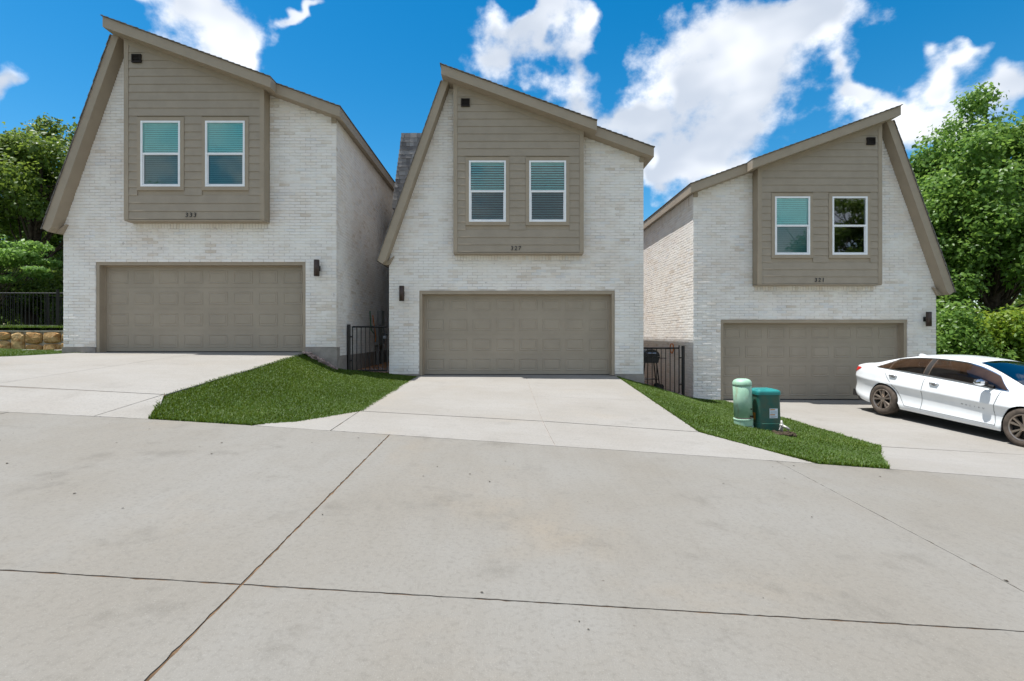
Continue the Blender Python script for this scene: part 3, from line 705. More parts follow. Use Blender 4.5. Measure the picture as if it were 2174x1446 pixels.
        sa.box(x0 + fw, x0 + fw + s2, by - .004, by + .03, z0 + fw, zm - .024); sa.box(x1 - fw - s2, x1 - fw, by - .004, by + .03, z0 + fw, zm - .024); sa.box(x0 + fw + s2, x1 - fw - s2, by - .004, by + .03, z0 + fw, z0 + fw + s2)
        sa.build('sash', 'vinyl_white', wo_)
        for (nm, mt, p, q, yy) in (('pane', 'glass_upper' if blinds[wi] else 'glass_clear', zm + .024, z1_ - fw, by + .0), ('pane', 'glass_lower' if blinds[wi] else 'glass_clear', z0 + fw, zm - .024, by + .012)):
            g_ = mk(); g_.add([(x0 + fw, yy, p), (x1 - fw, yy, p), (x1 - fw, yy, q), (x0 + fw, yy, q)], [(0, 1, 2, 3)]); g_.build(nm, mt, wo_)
        if blinds[wi]:
            bl = mk(); zz = z0 + .03
            while zz < z1_ - .05:
                tl = .022 if blinds[wi] == 2 else .0245
                bl.add([(x0 + .02, by + .034, zz - .002), (x1 - .02, by + .034, zz - .002), (x1 - .02, by + .034 + (.040 if blinds[wi] == 2 else .016), zz + 2 * tl - .002), (x0 + .02, by + .034 + (.040 if blinds[wi] == 2 else .016), zz + 2 * tl - .002)], [(0, 1, 2, 3)])
                zz += .060 if blinds[wi] == 2 else .050
            bl.box(x0 + .02, x1 - .02, by + .062, by + .10, z1_ - .06, z1_ - .01); bl.build('blind', 'blind_white', wo_)
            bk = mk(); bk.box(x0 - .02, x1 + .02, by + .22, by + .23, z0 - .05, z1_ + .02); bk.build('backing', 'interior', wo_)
    # --- house number
    cu = None
    for k, ch in enumerate(number):
        cu = bpy.data.curves.new('digit', 'FONT'); cu.body = ch; cu.size = .145; cu.extrude = .004; cu.offset = .0003; cu.shear = .08; cu.align_x = 'CENTER'
        to = bpy.data.objects.new('digit_curve', cu); COL.objects.link(to); dg = bpy.context.evaluated_depsgraph_get(); me = bpy.data.meshes.new_from_object(to.evaluated_get(dg)); bpy.data.objects.remove(to)
        o = link('digit', me, 'digit_black', H); xc = fx(((BX0 + BX1) / 2 + (-.07 if not mirror else .02), 0, 0))[0]
        o.location = (xc + (k - 1) * .095, by - .024, BZ + .045); o.rotation_euler = (R(90), 0, 0); o['label'] = 'black house number digit ' + ch
    # --- roof
    oh = .30; rf = mk()
    x0, x1, xe = 1.40, 5.19, 6.66
    slabp = lambda a, b_: [(a, zg(a) - RT), (b_, zg(b_) - RT), (b_, zg(b_)), (a, zg(a))]
    rf.prism(slabp(x0, xe), -oh, HD + .3); rf.prism(slabp(x0, x1), -oh - BP - .0, -oh)
    # steep side
    so = lambda z_: -.20 + (z_ - 2.94) / 2.806; th = .185; zt_ = 7.36
    rf.prism([(so(2.94), 2.94), (so(2.88), 2.88), (so(2.94) + .10, 2.80), (so(2.94) + th, 2.90), (so(zt_ - .03) + th, zt_ - .03), (so(zt_), zt_)], -oh - .012, HD + .29)
    roof = rf.build('roof', 'taupe_trim', H)
    # eave and rake returns
    er = mk(); er.prism([(so(2.94) + .10, 2.80), (.02, 2.80), (.14, 3.02), (so(2.94) + th, 2.90)], -.10, -.012); er.build('eave_return', 'taupe_trim', roof); er = mk(); er.prism([(HW - .10, zsof(HW) - .10), (HW + .012, zsof(HW) - .10), (HW + .012, zsof(HW) + .02), (HW - .10, zsof(HW) + .02)], -.06, -.013)
    er.build('eave_return', 'taupe_trim', roof)
    sg_ = mk()                                                    # shingle courses, one slab each, lapped
    rs = random.Random(idx + 9); x = xe + .02; dx_ = .135
    while x > x0 - .02:
        a, b_ = x - dx_ - .03, x; a = max(a, x0 - .03); yf_ = -oh - .028 - rs.uniform(0, .016) - (BP if b_ < x1 + .05 else 0)
        sg_.prism([(a, zg(a) + .002), (b_, zg(b_) + .012), (b_, zg(b_) + .028), (a, zg(a) + .010)], yf_, HD + .32); x -= dx_
    z = 2.86
    while z < zt_ - .05:
        yf_ = -oh - .034 - rs.uniform(0, .012); zz = min(z + .20, zt_)
        sg_.prism([(so(z) - .020, z), (so(z) - .001, z), (so(zz) - .001, zz), (so(zz) - .008, zz)], yf_, HD + .31); z += .17
    sg_.build('shingles', 'shingle_edge', roof)
    return H, fx

XL1, D1, Z1 = -10.485, 12.16, 1.10
XL2, D2, Z2 = -2.952, 13.04, 0.48
XR3, D3, Z3 = 11.51, 13.67, -0.24
h1, f1 = house(0, (XL1, D1, Z1), False, (.12, .12, -.10), 'left white brick house numbered 333, the highest of the three', '333', True, (1, 1))
h2, f2 = house(1, (XL2, D2, Z2), False, (.03, .03, -.10), 'middle white brick house numbered 327 with a shingled dormer at its left', '327', False, (2, 2))
h3, f3 = house(2, (XR3, D3, Z3), True, (.05, .02, -.06), 'right white brick house numbered 321, the lowest, its slanted roof mirrored', '321', True, (0, 1))

# dormer of the middle house, its cheek clad in shingle tabs
dm = MB(); dy = 3.0
dpoly = [(-.58, 5.0), (1.0, 5.0), (1.5, 7.30), (-.28, 7.30)]
dm.prism(dpoly, dy, dy + 5.5); dorm = dm.build('dormer', 'shingle_edge', h2)
tb_ = MB(); z = 5.0; rs = random.Random(3)
while z < 7.25:
    xl = -.58 + (z - 5.0) / 2.3 * .30; x = xl - rs.uniform(0, .1)
    while x < 1.25:
        wv = rs.uniform(.10, .22); a, b_ = max(x, xl - .006), x + wv - .004
        if b_ - a > .03: tb_.prism([(a, z - rs.choice((0, 0, .012))), (b_, z - .0), (b_, z + .15), (a, z + .15)], 0, dy + .004, rs.random(), yf=lambda x_, z_, z0=z, k=rs.uniform(.010, .018): dy - k + .012 * (z_ - z0) / .15)
        x += wv
    z += .13
o = tb_.build('shingle_tabs', 'shingle', dorm, rnd=True); o['kind'] = 'stuff'

# ---------------------------------------------------------------- wall lamps
def lamp(x, y, z, label):
    e = empty('wall_lamp', (x, y, z), label, 'lamp', 'bronze wall lamps beside the garage doors')
    b_ = MB(); b_.lathe([(.060, -.19), (.064, -.19), (.064, .19), (.060, .19), (.056, .17)], 20); b_.build('shade', 'bronze_metal', e, (0, -.13, 0), True)
    b_ = MB(); b_.box(-.045, .045, -.022, 0.0, -.06, .06); b_.build('back_plate', 'dark_metal', e)
    b_ = MB(); b_.tube([(0, -.02, 0), (0, -.075, 0)], .022, 10); b_.build('arm', 'dark_metal', e)
lamp(-4.42, D1 - .012, CAMZ + 1.58, 'cylindrical bronze wall lamp right of the garage door on the 333 house')
lamp(-2.60, D2 - .012, CAMZ + 1.055, 'cylindrical bronze wall lamp left of the garage door on the 327 house')
lamp(11.20, D3 - .012, CAMZ + .43, 'cylindrical bronze wall lamp above the white car on the 321 house')

# ---------------------------------------------------------------- gaps between the houses
gp = MB()
gp.v = [W(-3.99, 13.12, -.93), W(-2.93, 13.12, -.96), W(-2.93, 27, -.80), W(-3.99, 27, -.80)]; gp.f = [(0, 1, 2, 3)]; gp.r = [0]
tag(gp.build('side_path', 'clay_soil'), 'reddish soil between the left and middle houses', kind='structure')
gp = MB(); gp.v = [W(3.5, 13.08, -1.28), W(5.0, 13.7, -1.70), W(5.0, 27, -1.55), W(3.5, 27, -1.50)]; gp.f = [(0, 1, 2, 3)]; gp.r = [0]
tag(gp.build('side_path', 'clay_soil'), 'reddish soil between the middle and right houses', kind='structure')
def rocks(spots, label, mat, seed):
    rr = random.Random(seed); mb = MB()
    for (x, y, z, s_) in spots:
        k = 7; ring = []
        pts = []
        for a in range(3):
            hh = (-.3, .25, .6)[a]; ra = (.9, 1.0, .5)[a]
            for j in range(k): t = 2 * math.pi * j / k; q = ra * rr.uniform(.75, 1.15); pts.append((x + s_ * q * math.cos(t), y + s_ * q * math.sin(t) * .8, z + s_ * hh * rr.uniform(.8, 1.2)))
        pts.append((x, y, z + s_ * .7)); f = []
        for a in range(2):
            for j in range(k): f.append((a * k + j, a * k + (j + 1) % k, (a + 1) * k + (j + 1) % k, (a + 1) * k + j))
        for j in range(k): f.append((2 * k + j, 2 * k + (j + 1) % k, 3 * k))
        mb.add(pts, f, rr.random())
    return tag(mb.build('gravel', mat), label, 'gravel', kind='stuff')
rr = random.Random(5)
rocks([(rr.uniform(-3.9, -3.0), 13.2 + rr.random() ** 2 * 7, CAMZ - .94, rr.uniform(.02, .055)) for _ in range(420)], 'small pinkish rocks behind the gate beside the left house', 'rock_pink', 1)
rocks([(x, 13.3 + rr.random() ** 2 * 6, CAMZ - 1.28 - (x - 3.5) * .26, rr.uniform(.02, .055)) for x in [rr.uniform(3.6, 4.9) for _ in range(380)]], 'small pinkish rocks behind the gate beside the right house', 'rock_pink', 2)
rocks([(-4.70 + .72 * t + rr.uniform(-.02, .05), 12.07 - rr.uniform(0, .10) , CAMZ - .40 - .40 * t + rr.uniform(-.02, .03), rr.uniform(.02, .05)) for t in [rr.random() for _ in range(130)]], 'rough rubble edging along the foundation of the left house', 'rock_pink', 3)

def gate(x0, x1, y0, y1, zb0, zb1, zt0, post_side, nb, label):
    """metal gate between x0 and x1; bars each a part"""
    e = empty('metal_gate', ((x0 + x1) / 2, (y0 + y1) / 2, (zb0 + zb1) / 2), label, 'gate', 'black metal gates between the houses')
    ox, oy, oz = e.location
    def P(x): t = (x - x0) / (x1 - x0); return (y0 + (y1 - y0) * t, zb0 + (zb1 - zb0) * t)
    def part(nm, a, b_, r_):
        m_ = MB(); m_.tube([(a[0] - ox, a[1] - oy, a[2] - oz), (b_[0] - ox, b_[1] - oy, b_[2] - oz)], r_, 4); return m_.build(nm, 'dark_metal', e)
    pw = .045; pxs = x0 + .03 if post_side < 0 else x1 - .03
    y, zb = P(pxs); part('post', (pxs, y, zb - .12), (pxs, y, zt0 + .06), pw)
    g0, g1 = (x0 + .12, x1 - .02) if post_side < 0 else (x0 + .02, x1 - .14)
    zb = max(P(g0)[1], P(g1)[1]) + .02 if False else min(P(g0)[1], P(g1)[1]) + .05
    part('rail', (g0, P(g0)[0], zt0), (g1, P(g1)[0], zt0), .022); part('rail', (g0, P(g0)[0], zb), (g1, P(g1)[0], zb), .020)
    for i in range(nb + 1):
        x = g0 + (g1 - g0) * i / nb; part('bar', (x, P(x)[0], zb), (x, P(x)[0], zt0 + (.07 if post_side > 0 and i in (nb,) else 0)), .016 if i in (0, nb) else .0115)
    for zz in (zb + .25, zt0 - .25):
        a, b_ = (pxs, g0) if post_side < 0 else (g1, pxs)
        part('hinge', (a, P(a)[0] - .02, zz), (b_, P(b_)[0] - .02, zz), .016)
    lx = g1 if post_side < 0 else g0; part('latch', (lx - .03, P(lx)[0] - .02, zt0 - .20), (lx + .05, P(lx)[0] - .02, zt0 - .20), .018)
gate(-3.97, -2.955, 12.93, 12.93, CAMZ - .94, CAMZ - .94, CAMZ + .215, -1, 8, 'black metal gate with vertical bars between the left and middle houses')
gate(3.57, 4.70, 13.30, 13.42, CAMZ - 1.30, CAMZ - 1.62, CAMZ - .335, 1, 8, 'black metal gate with vertical bars between the middle and right houses')

# meter boxes on the side of the left house
ue = empty('electric_meter', (-3.985, 15.9, CAMZ - .9), 'grey electric meter boxes with conduit on the side wall of the left house', 'meter box')
for (nm, mt, b_) in (('panel_box', 'grey_box', (0, .13, .10, .48, 1.0, 1.68)), ('meter_can', 'grey_box', (0, .14, -.30, .06, .60, 1.22)), ('junction_box', 'grey_box', (0, .12, .22, .52, .62, .98))):
    m_ = MB(); m_.box(*b_); m_.build(nm, mt, ue)
m_ = MB(); m_.lathe([(.0, -.06), (.085, -.06), (.085, 0), (.05, .03)], 16, (.15, .32, .86)); m_.build('meter', 'sticker_white', ue)
m_ = MB(); m_.tube([(.06, -.12, .62), (.06, -.12, -.02)], .055, 10); m_.build('conduit', 'grey_box', ue)
m_ = MB(); m_.tube([(.06, .35, .64), (.06, .35, -.02)], .035, 10); m_.build('conduit', 'grey_box', ue)
for i, (mt, pts, lb) in enumerate((('green_wire', [(-3.955, 15.0, 1.66), (-3.93, 14.95, .0 + 1.45), (-3.93, 15.05, 1.0 + .1), (-3.93, 15.35, 1.0), (-3.95, 15.5, 1.12)], 'loose green cable hanging on the side wall of the left house'),
                               ('orange_plastic', [(-3.95, 15.3, 1.55), (-3.93, 15.33, 1.35), (-3.93, 15.45, 1.12), (-3.93, 15.6, .9), (-3.94, 15.55, .75)], 'loose orange cable hanging beside the grey meter boxes'))):
    m_ = MB(); m_.tube([(x, y, z + .55) for x, y, z in pts], .016, 6); tag(m_.build('cable', mt, smooth=True), lb, 'cable')

# barbecue behind the right gate
bb = empty('barbecue_grill', (4.02, 14.25, CAMZ - 1.42), 'black barbecue grill on a wheeled cart behind the right gate', 'grill')
m_ = MB(); seg = 10
lid = [(.24 * math.cos(math.pi * k / seg), .20 * math.sin(math.pi * k / seg)) for k in range(seg + 1)]
m_.v = []; m_.prism([(a, .84 + b_) for a, b_ in lid], -.19, .19); m_.build('lid', 'dark_metal', bb)
m_ = MB(); m_.prism([(-.24, .83), (-.19, .66), (.19, .66), (.24, .83)], -.19, .19); m_.build('firebox', 'dark_metal', bb)
m_ = MB(); m_.tube([(-.14, -.23, .93), (.14, -.23, .93)], .012, 6); m_.build('handle', 'chrome', bb)
m_ = MB(); m_.box(.25, .42, -.17, .17, .78, .80); m_.build('shelf', 'dark_metal', bb)
for sx in (-1, 1):
    for sy in (-1, 1):
        m_ = MB(); m_.tube([(sx * .16, sy * .13, .68), (sx * .25, sy * .16, -.08)], .018, 6); m_.build('leg', 'dark_metal', bb)
m_ = MB(); m_.box(-.22, .22, -.14, .14, .20, .215); m_.build('bottom_shelf', 'dark_metal', bb)
for sy in (-1, 1):
    m_ = MB(); m_.lathe([(.03, -.02), (.085, -.02), (.085, .02), (.03, .02)], 14, (.26, sy * .19, 0.0), 'y'); m_.build('wheel', 'car_plastic', bb)
m_ = MB(); pts = [(4.12 + .07 * math.cos(t) , 15.2, CAMZ - .33 + .14 * math.sin(t) * (1 + .1 * math.sin(3 * t))) for t in np.linspace(0, 4 * math.pi, 30)]
pts = [(4.955, 15.2 + (p[0] - 4.12) * 2.2, p[2] - .05) for p in pts]; m_.tube(pts, .017, 6); tag(m_.build('extension_cord', 'orange_plastic', smooth=True), 'orange cord coiled on the wall above the barbecue', 'cord')

# ---------------------------------------------------------------- utility pedestals on the right lawn
pe = empty('utility_pedestal', (4.02, 8.62, CAMZ - 1.58), 'pale green cylindrical utility pedestal leaning slightly on the grass', 'pedestal'); pe.rotation_euler = (R(1.0), R(-2.6), 0)
m_ = MB(); m_.lathe([(0.1549, -.06), (0.1549, .06), (0.1479, .062)], 28); m_.build('base_ring', 'pedestal_green', pe, smooth=False)
m_ = MB(); m_.lathe([(0.1496, .075), (0.1496, .16), (0.1549, .17), (0.1549, .185), (0.1444, .19)], 28); m_.build('collar', 'pedestal_green', pe)
m_ = MB(); m_.lathe([(0.1392, .05), (0.1392, .22)], 24); m_.build('inner_sleeve', 'rock_pink', pe)
m_ = MB(); m_.lathe([(0.1444, .215), (0.1453, .5), (0.1462, .735), (0.1392, .740)], 32); m_.build('body', 'pedestal_green', pe, smooth=True)
m_ = MB(); m_.lathe([(0.1496, .745), (0.1514, .765), (0.1462, .800), (0.1261, .830), (0.0870, .848), (.0, .853)], 32); m_.build('cap', 'pedestal_green', pe, smooth=True)
m_ = MB(); m_.box(.05, .075, -.153, -.13, .225, .25); m_.box(.085, .105, -.147, -.12, .225, .245); m_.box(.07, .085, -.150, -.13, .35, .37); m_.build('bolt', 'vent_dark', pe)
te = empty('utility_pedestal', (4.40, 8.70, CAMZ - 1.58), 'dark teal box shaped utility pedestal with a white warning sticker', 'pedestal'); te.rotation_euler = (0, 0, R(3))
def rbox(m_, hx, hy, z0, z1, rad, top=None):
    prof = []
    for cx, cy, a0 in ((hx - rad, hy - rad, 0), (-hx + rad, hy - rad, 90), (-hx + rad, -hy + rad, 180), (hx - rad, -hy + rad, 270)):
        for k in range(5): t = R(a0 + 22.5 * k); prof.append((cx + rad * math.cos(t), cy + rad * math.sin(t)))
    return prof
m_ = MB(); lv = [(1.0, .0), (1.0, .10), (.955, .105), (.955, .12)]
def stack(mb, lvls, hx, hy, rad):
    pr_ = rbox(mb, hx, hy, 0, 0, rad); k = len(pr_)
    for s_, z_ in lvls: mb.v += [(x * s_, y * s_, z_) for x, y in pr_]
    for i in range(len(lvls) - 1):
        for j in range(k): mb.f.append((i * k + j, i * k + (j + 1) % k, (i + 1) * k + (j + 1) % k, (i + 1) * k + j)); mb.r.append(0)
    mb.f.append(tuple(range((len(lvls) - 1) * k, len(lvls) * k))); mb.r.append(0)
m_ = MB(); stack(m_, [(1.0, -.06), (1.0, .11), (.95, .115)], .215, .19, .05); m_.build('base_ring', 'pedestal_body', te)
m_ = MB(); stack(m_, [(.95, .11), (.90, .60)], .215, .19, .05); m_.build('body', 'pedestal_body', te)
m_ = MB(); stack(m_, [(.955, .585), (.96, .62), (.94, .645), (.8, .668), (.5, .685), (.1, .69)], .215, .19, .05); m_.build('lid', 'pedestal_cover', te)
st_ = MB(); st_.box(-.005, .135, -.1805, -.176, .20, .36); so_ = st_.build('sticker', 'sticker_white', te); so_['label'] = 'white warning sticker with orange bars'
for (a, b_, c, d, mt) in ((.005, .085, .335, .35, 'sticker_orange'), (.005, .085, .25, .265, 'sticker_orange'), (.01, .12, .285, .29, 'sticker_grey'), (.01, .12, .305, .31, 'sticker_grey'), (.01, .12, .225, .23, 'sticker_grey'), (.01, .09, .212, .217, 'sticker_grey')):
    m_ = MB(); m_.box(a, b_, -.183, -.1803, c, d); m_.build('sticker_print', mt, so_)
m_ = MB(); m_.box(-.2095, -.2055, -.10, -.02, .17, .28); m_.build('side_label', 'sticker_orange', te)
ve = empty('water_valve', (4.52, 8.36, CAMZ - 1.56), 'small grey water valve on a pipe in front of the teal pedestal', 'valve')
m_ = MB(); m_.tube([(0, 0, -.05), (0, 0, .10), (-.005, 0, .17)], [.02, .022, .014], 10); m_.build('riser', 'valve_grey', ve, smooth=True)
m_ = MB(); m_.tube([(0, -.01, .085), (.05, -.05, .065), (.085, -.07, .03)], [.025, .020, .024], 10); m_.build('spout', 'valve_grey', ve, smooth=True)
m_ = MB(); m_.lathe([(.0, -.03), (.03, -.02), (.036, 0), (.03, .02), (.0, .03)], 14, (0, 0, .09)); m_.build('body', 'valve_grey', ve, smooth=True)
m_ = MB(); m_.tube([(-.05, -.02, .02), (-.02, -.01, .08)], .01, 6); m_.build('handle', 'valve_grey', ve)
rocks([(4.52 + rr.gauss(0, .07), 8.30 + rr.gauss(0, .06), CAMZ - 1.60, rr.uniform(.03, .06)) for _ in range(40)], 'dark clods of soil at the foot of the water valve', 'dark_soil', 6)

# dry leaf bits lying on the concrete
lm = MB(); rl = random.Random(77); bits = []
for _ in range(70):
    x = rl.uniform(-6, 6); y = rl.uniform(1.6, 6.0); bits.append((x, y, zst(x, y) + .003, .012))
for (xa, xb, yy, zz, n_) in ((1.0, 2.75, 13.12, CAMZ - 1.02, 22), (-9.5, -4.9, 12.22, CAMZ - .40, 14), (7.4, 9.6, 13.72, CAMZ - 1.74, 26)):
    for _ in range(n_): bits.append((rl.uniform(xa, xb), yy + rl.uniform(-.03, .05), zz + .006, .016))
for (x, y, z, k) in bits:
    a = rl.uniform(0, 6.28); k *= rl.uniform(.5, 1.5); c_, s_ = math.cos(a) * k, math.sin(a) * k
    lm.add([(x - c_, y - s_, z), (x + s_ * .5, y - c_ * .5, z + k * .3), (x + c_, y + s_, z + .002), (x - s_ * .5, y + c_ * .5, z + k * .25)], [(0, 1, 2, 3)])
tag(lm.build('leaf_litter', 'dark_soil'), 'scattered bits of dry leaves lying on the concrete', 'litter', kind='stuff')

# ---------------------------------------------------------------- stone wall, fence, paving stones at the left
sw = empty('retaining_wall', (-16.5, 17.2, CAMZ - .58), 'low retaining wall of tan field stones under the fence', 'wall')
m_ = MB(); m_.box(-6.5, 5.9, .03, .35, -.35, .70); m_.build('mortar_bed', 'mortar_stone', sw)
m_ = MB(); m_.box(-6.5, 5.9, -.03, .38, .70, .745); m_.build('cap', 'mortar_stone', sw)
rr = random.Random(11)
def stone(x0, x1, z0, z1):
    k = 11; ce = ((x0 + x1) / 2, (z0 + z1) / 2); hx, hz = (x1 - x0) / 2 - .004, (z1 - z0) / 2 - .004; r0, r1 = [], []
    for j in range(k):
        t = 2 * math.pi * (j + rr.uniform(-.25, .25)) / k; c, s_ = math.cos(t), math.sin(t); q = (abs(c) ** 5.0 + abs(s_) ** 5.0) ** (-1 / 5.0) * rr.uniform(.93, 1.0)
        r0.append((hx * c * q, hz * s_ * q)); r1.append((hx * c * q * .86, hz * s_ * q * .84))
    v = [(a, .05, b_) for a, b_ in r0] + [(a, -.02 * rr.uniform(.3, 1), b_) for a, b_ in r0] + [(a, -.06 * rr.uniform(.6, 1.1), b_) for a, b_ in r1] + [(rr.uniform(-.03, .03), -.07, 0)]
    f = []
    for a in range(2):
        for j in range(k): f.append((a * k + j, a * k + (j + 1) % k, (a + 1) * k + (j + 1) % k, (a + 1) * k + j))
    for j in range(k): f.append((2 * k + j, 2 * k + (j + 1) % k, 3 * k))
    m_ = MB(); m_.add(v, f); m_.build('stone', 'field_stone', sw, (ce[0], 0.0, ce[1]))
x = -6.5
while x < 5.6:
    wv = rr.uniform(.34, .72); sp = rr.uniform(.26, .42)
    if rr.random() < .22: stone(x, x + wv, -.05, .70)
    else:
        if rr.random() < .35: m0 = x + wv * rr.uniform(.4, .6); stone(x, m0, -.05, sp); stone(m0, x + wv, -.05, sp)
        else: stone(x, x + wv, -.05, sp)
        stone(x, x + wv, sp, .70)
    x += wv
for (x, y, label) in ((-15.35, 16.5, 'flat pale paving stone in the grass below the stone wall, the farther left one'), (-14.05, 16.3, 'flat pale paving stone in the grass next to the corner of the left house')):
    m_ = MB(); k = 9; pts = [(.26 * math.cos(2 * math.pi * j / k) * rr.uniform(.85, 1.1), .2 * math.sin(2 * math.pi * j / k) * rr.uniform(.85, 1.1)) for j in range(k)]
    m_.add([(a, b_, -.04) for a, b_ in pts] + [(a * .92, b_ * .92, .07) for a, b_ in pts], [tuple(range(k, 2 * k))] + [(j, (j + 1) % k, k + (j + 1) % k, k + j) for j in range(k)])
    tag(m_.build('paving_stone', 'pale_stone', None, (x, y, CAMZ - .53)), label, 'stone')
def fence(p0, p1, zb0, zb1, h, sp, label, postx):
    e = empty('metal_fence', ((p0[0] + p1[0]) / 2, (p0[1] + p1[1]) / 2, (zb0 + zb1) / 2), label, 'fence'); ox, oy, oz = e.location
    Ln = math.dist(p0, p1); at = lambda t: (p0[0] + (p1[0] - p0[0]) * t - ox, p0[1] + (p1[1] - p0[1]) * t - oy, zb0 + (zb1 - zb0) * t - oz)
    for hh in (.10, h - .02):
        m_ = MB(); a, b_ = at(0), at(1); m_.tube([(a[0], a[1], a[2] + hh), (b_[0], b_[1], b_[2] + hh)], .022, 4); m_.build('rail', 'dark_metal', e)
    m_ = MB(); m_.tube([(0, 0, -.02), (0, 0, h + .01)], .014, 4); pme = m_.mesh('picket'); pme.materials.append(MATS['dark_metal'])
    m_ = MB(); m_.tube([(0, 0, -.15), (0, 0, h + .08)], .05, 4); m_.tube([(0, 0, h + .08), (0, 0, h + .11)], .06, 4); qme = m_.mesh('post'); qme.materials.append(MATS['dark_metal'])
    n_ = int(Ln / sp)
    for i in range(n_ + 1):
        o = bpy.data.objects.new('picket', pme); COL.objects.link(o); o.parent = e; o.location = at(i / n_)
    for t in postx:
        o = bpy.data.objects.new('post', qme); COL.objects.link(o); o.parent = e; o.location = at(t)
fence((-21.5, 18.2), (-12.3, 18.2), CAMZ + .26, CAMZ + .24, 1.27, .135, 'black metal picket fence on the raised lawn above the stone wall', (0.05, .32, .609, .9))
fence((-24.5, 20.5), (-12.5, 20.9), CAMZ + .30, CAMZ + .22, 1.30, .16, 'second black metal picket fence standing just behind the front one', (.1, .5, .9))

# ---------------------------------------------------------------- trees
def leaves(C, Rr, n_each, size, rg, flat=.85, up_=.5):
    """leaf faces in clumps C (k,3) with radii Rr (k,)"""
    k = len(C); idx = np.repeat(np.arange(k), n_each); n_ = len(idx)
    d = rg.standard_normal((n_, 3)); d /= np.linalg.norm(d, axis=1)[:, None]
    rad = Rr[idx] * (0.35 + 0.75 * rg.random(n_) ** .6) * (1 + .18 * rg.standard_normal(n_))
    P = C[idx] + d * rad[:, None] * np.array([1, 1, flat])
    nrm = d * .7 + np.array([0, -.12, up_ * .7]) + rg.standard_normal((n_, 3)) * .6; nrm /= np.linalg.norm(nrm, axis=1)[:, None]
    a = rg.standard_normal((n_, 3)); u = np.cross(nrm, a); u /= np.linalg.norm(u, axis=1)[:, None]; v = np.cross(nrm, u)
    s = size * (.6 + .8 * rg.random(n_))[:, None]
    b0 = P - u * s * .55; l = P + v * s * .36 + nrm * s * .10; r = P - v * s * .36 + nrm * s * .10; t = P + u * s * .55
    V = np.stack([b0, l, t, r], 1).reshape(-1, 3); o = np.arange(n_)[:, None] * 4
    Fc = np.concatenate([o + [0, 1, 2], o + [0, 2, 3]], 0)
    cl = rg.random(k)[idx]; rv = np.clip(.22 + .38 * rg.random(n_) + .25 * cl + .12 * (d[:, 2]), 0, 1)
    return V, Fc, np.tile(rv, 2)
def tree(name, base, height, crown_c, crown_r, n_cl, n_lf, size, mat, label, seed, trunk_r=.2, cl_r=(.5, .95), cat='tree', group=None, flat=.85, low=.0, bare=0):
    rg = np.random.default_rng(seed); rr_ = random.Random(seed)
    e = empty(name, base, label, cat, group); cc = np.array(crown_c, float); cr = np.array(crown_r, float)
    d = rg.standard_normal((n_cl, 3)); d /= np.linalg.norm(d, axis=1)[:, None]; d[:, 2] = np.where(d[:, 2] < -.55 + low, -d[:, 2], d[:, 2])
    rad = (.25 + .75 * rg.random(n_cl) ** .5) * (1 + .13 * rg.standard_normal(n_cl))
    C = cc + d * rad[:, None] * cr; C[:, 2] = np.maximum(C[:, 2], .35)
    Rr = cl_r[0] + (cl_r[1] - cl_r[0]) * rg.random(n_cl)
    V, Fc, rv = leaves(C, Rr, n_lf, size, rg, flat)
    o = link('crown', np_mesh('crown', V, Fc, rv), mat, e)
    m_ = MB(); top = Vector((cc[0], cc[1], min(cc[2] + cr[2] * .55, height)))
    tp = [Vector((0, 0, -.4)), Vector((rr_.uniform(-.1, .1), rr_.uniform(-.1, .1), top.z * .3)), Vector((top.x * .6, top.y * .6, top.z * .65)), top]
    m_.tube(tp, [trunk_r * 1.25, trunk_r, trunk_r * .65, trunk_r * .15], 9)
    order = np.argsort(-Rr)[:min(n_cl, 46)]
    for i in order:
        c = Vector(C[i]); t = rr_.uniform(.28, .85); zz = top.z * t; k_ = t * 3; j = min(int(k_), 2); p0 = tp[j].lerp(tp[j + 1], k_ - j)
        if c.z < p0.z: p0 = tp[1].lerp(tp[2], rr_.random() * .5)
        md = p0.lerp(c, .5) + Vector((rr_.uniform(-.2, .2), rr_.uniform(-.2, .2), rr_.uniform(-.1, .35)))
        r_ = trunk_r * rr_.uniform(.16, .34); m_.tube([p0, md, c], [r_, r_ * .6, r_ * .18], 5, cap=False)
    for i in range(bare):
        c = Vector(cc) + Vector((rr_.gauss(0, .55) * cr[0], rr_.gauss(0, .5) * cr[1], rr_.gauss(0, .5) * cr[2])); p0 = tp[1].lerp(tp[3], rr_.random())
        md = p0.lerp(c, .5) + Vector((rr_.uniform(-.4, .4), rr_.uniform(-.4, .4), rr_.uniform(-.2, .4))); m_.tube([p0, md, c], [.06, .035, .01], 5, cap=False)
    m_.build('trunk', 'bark', e, smooth=True)
    return e
GT = 'trees behind the right house'; GLf = 'trees behind the left fence'
zb = lambda x, y: zter(x, y) - .02
def TR(*a, **k):
    x, y = a[1]; return tree(a[0], (x, y, zb(x, y)), *a[2:], **k)
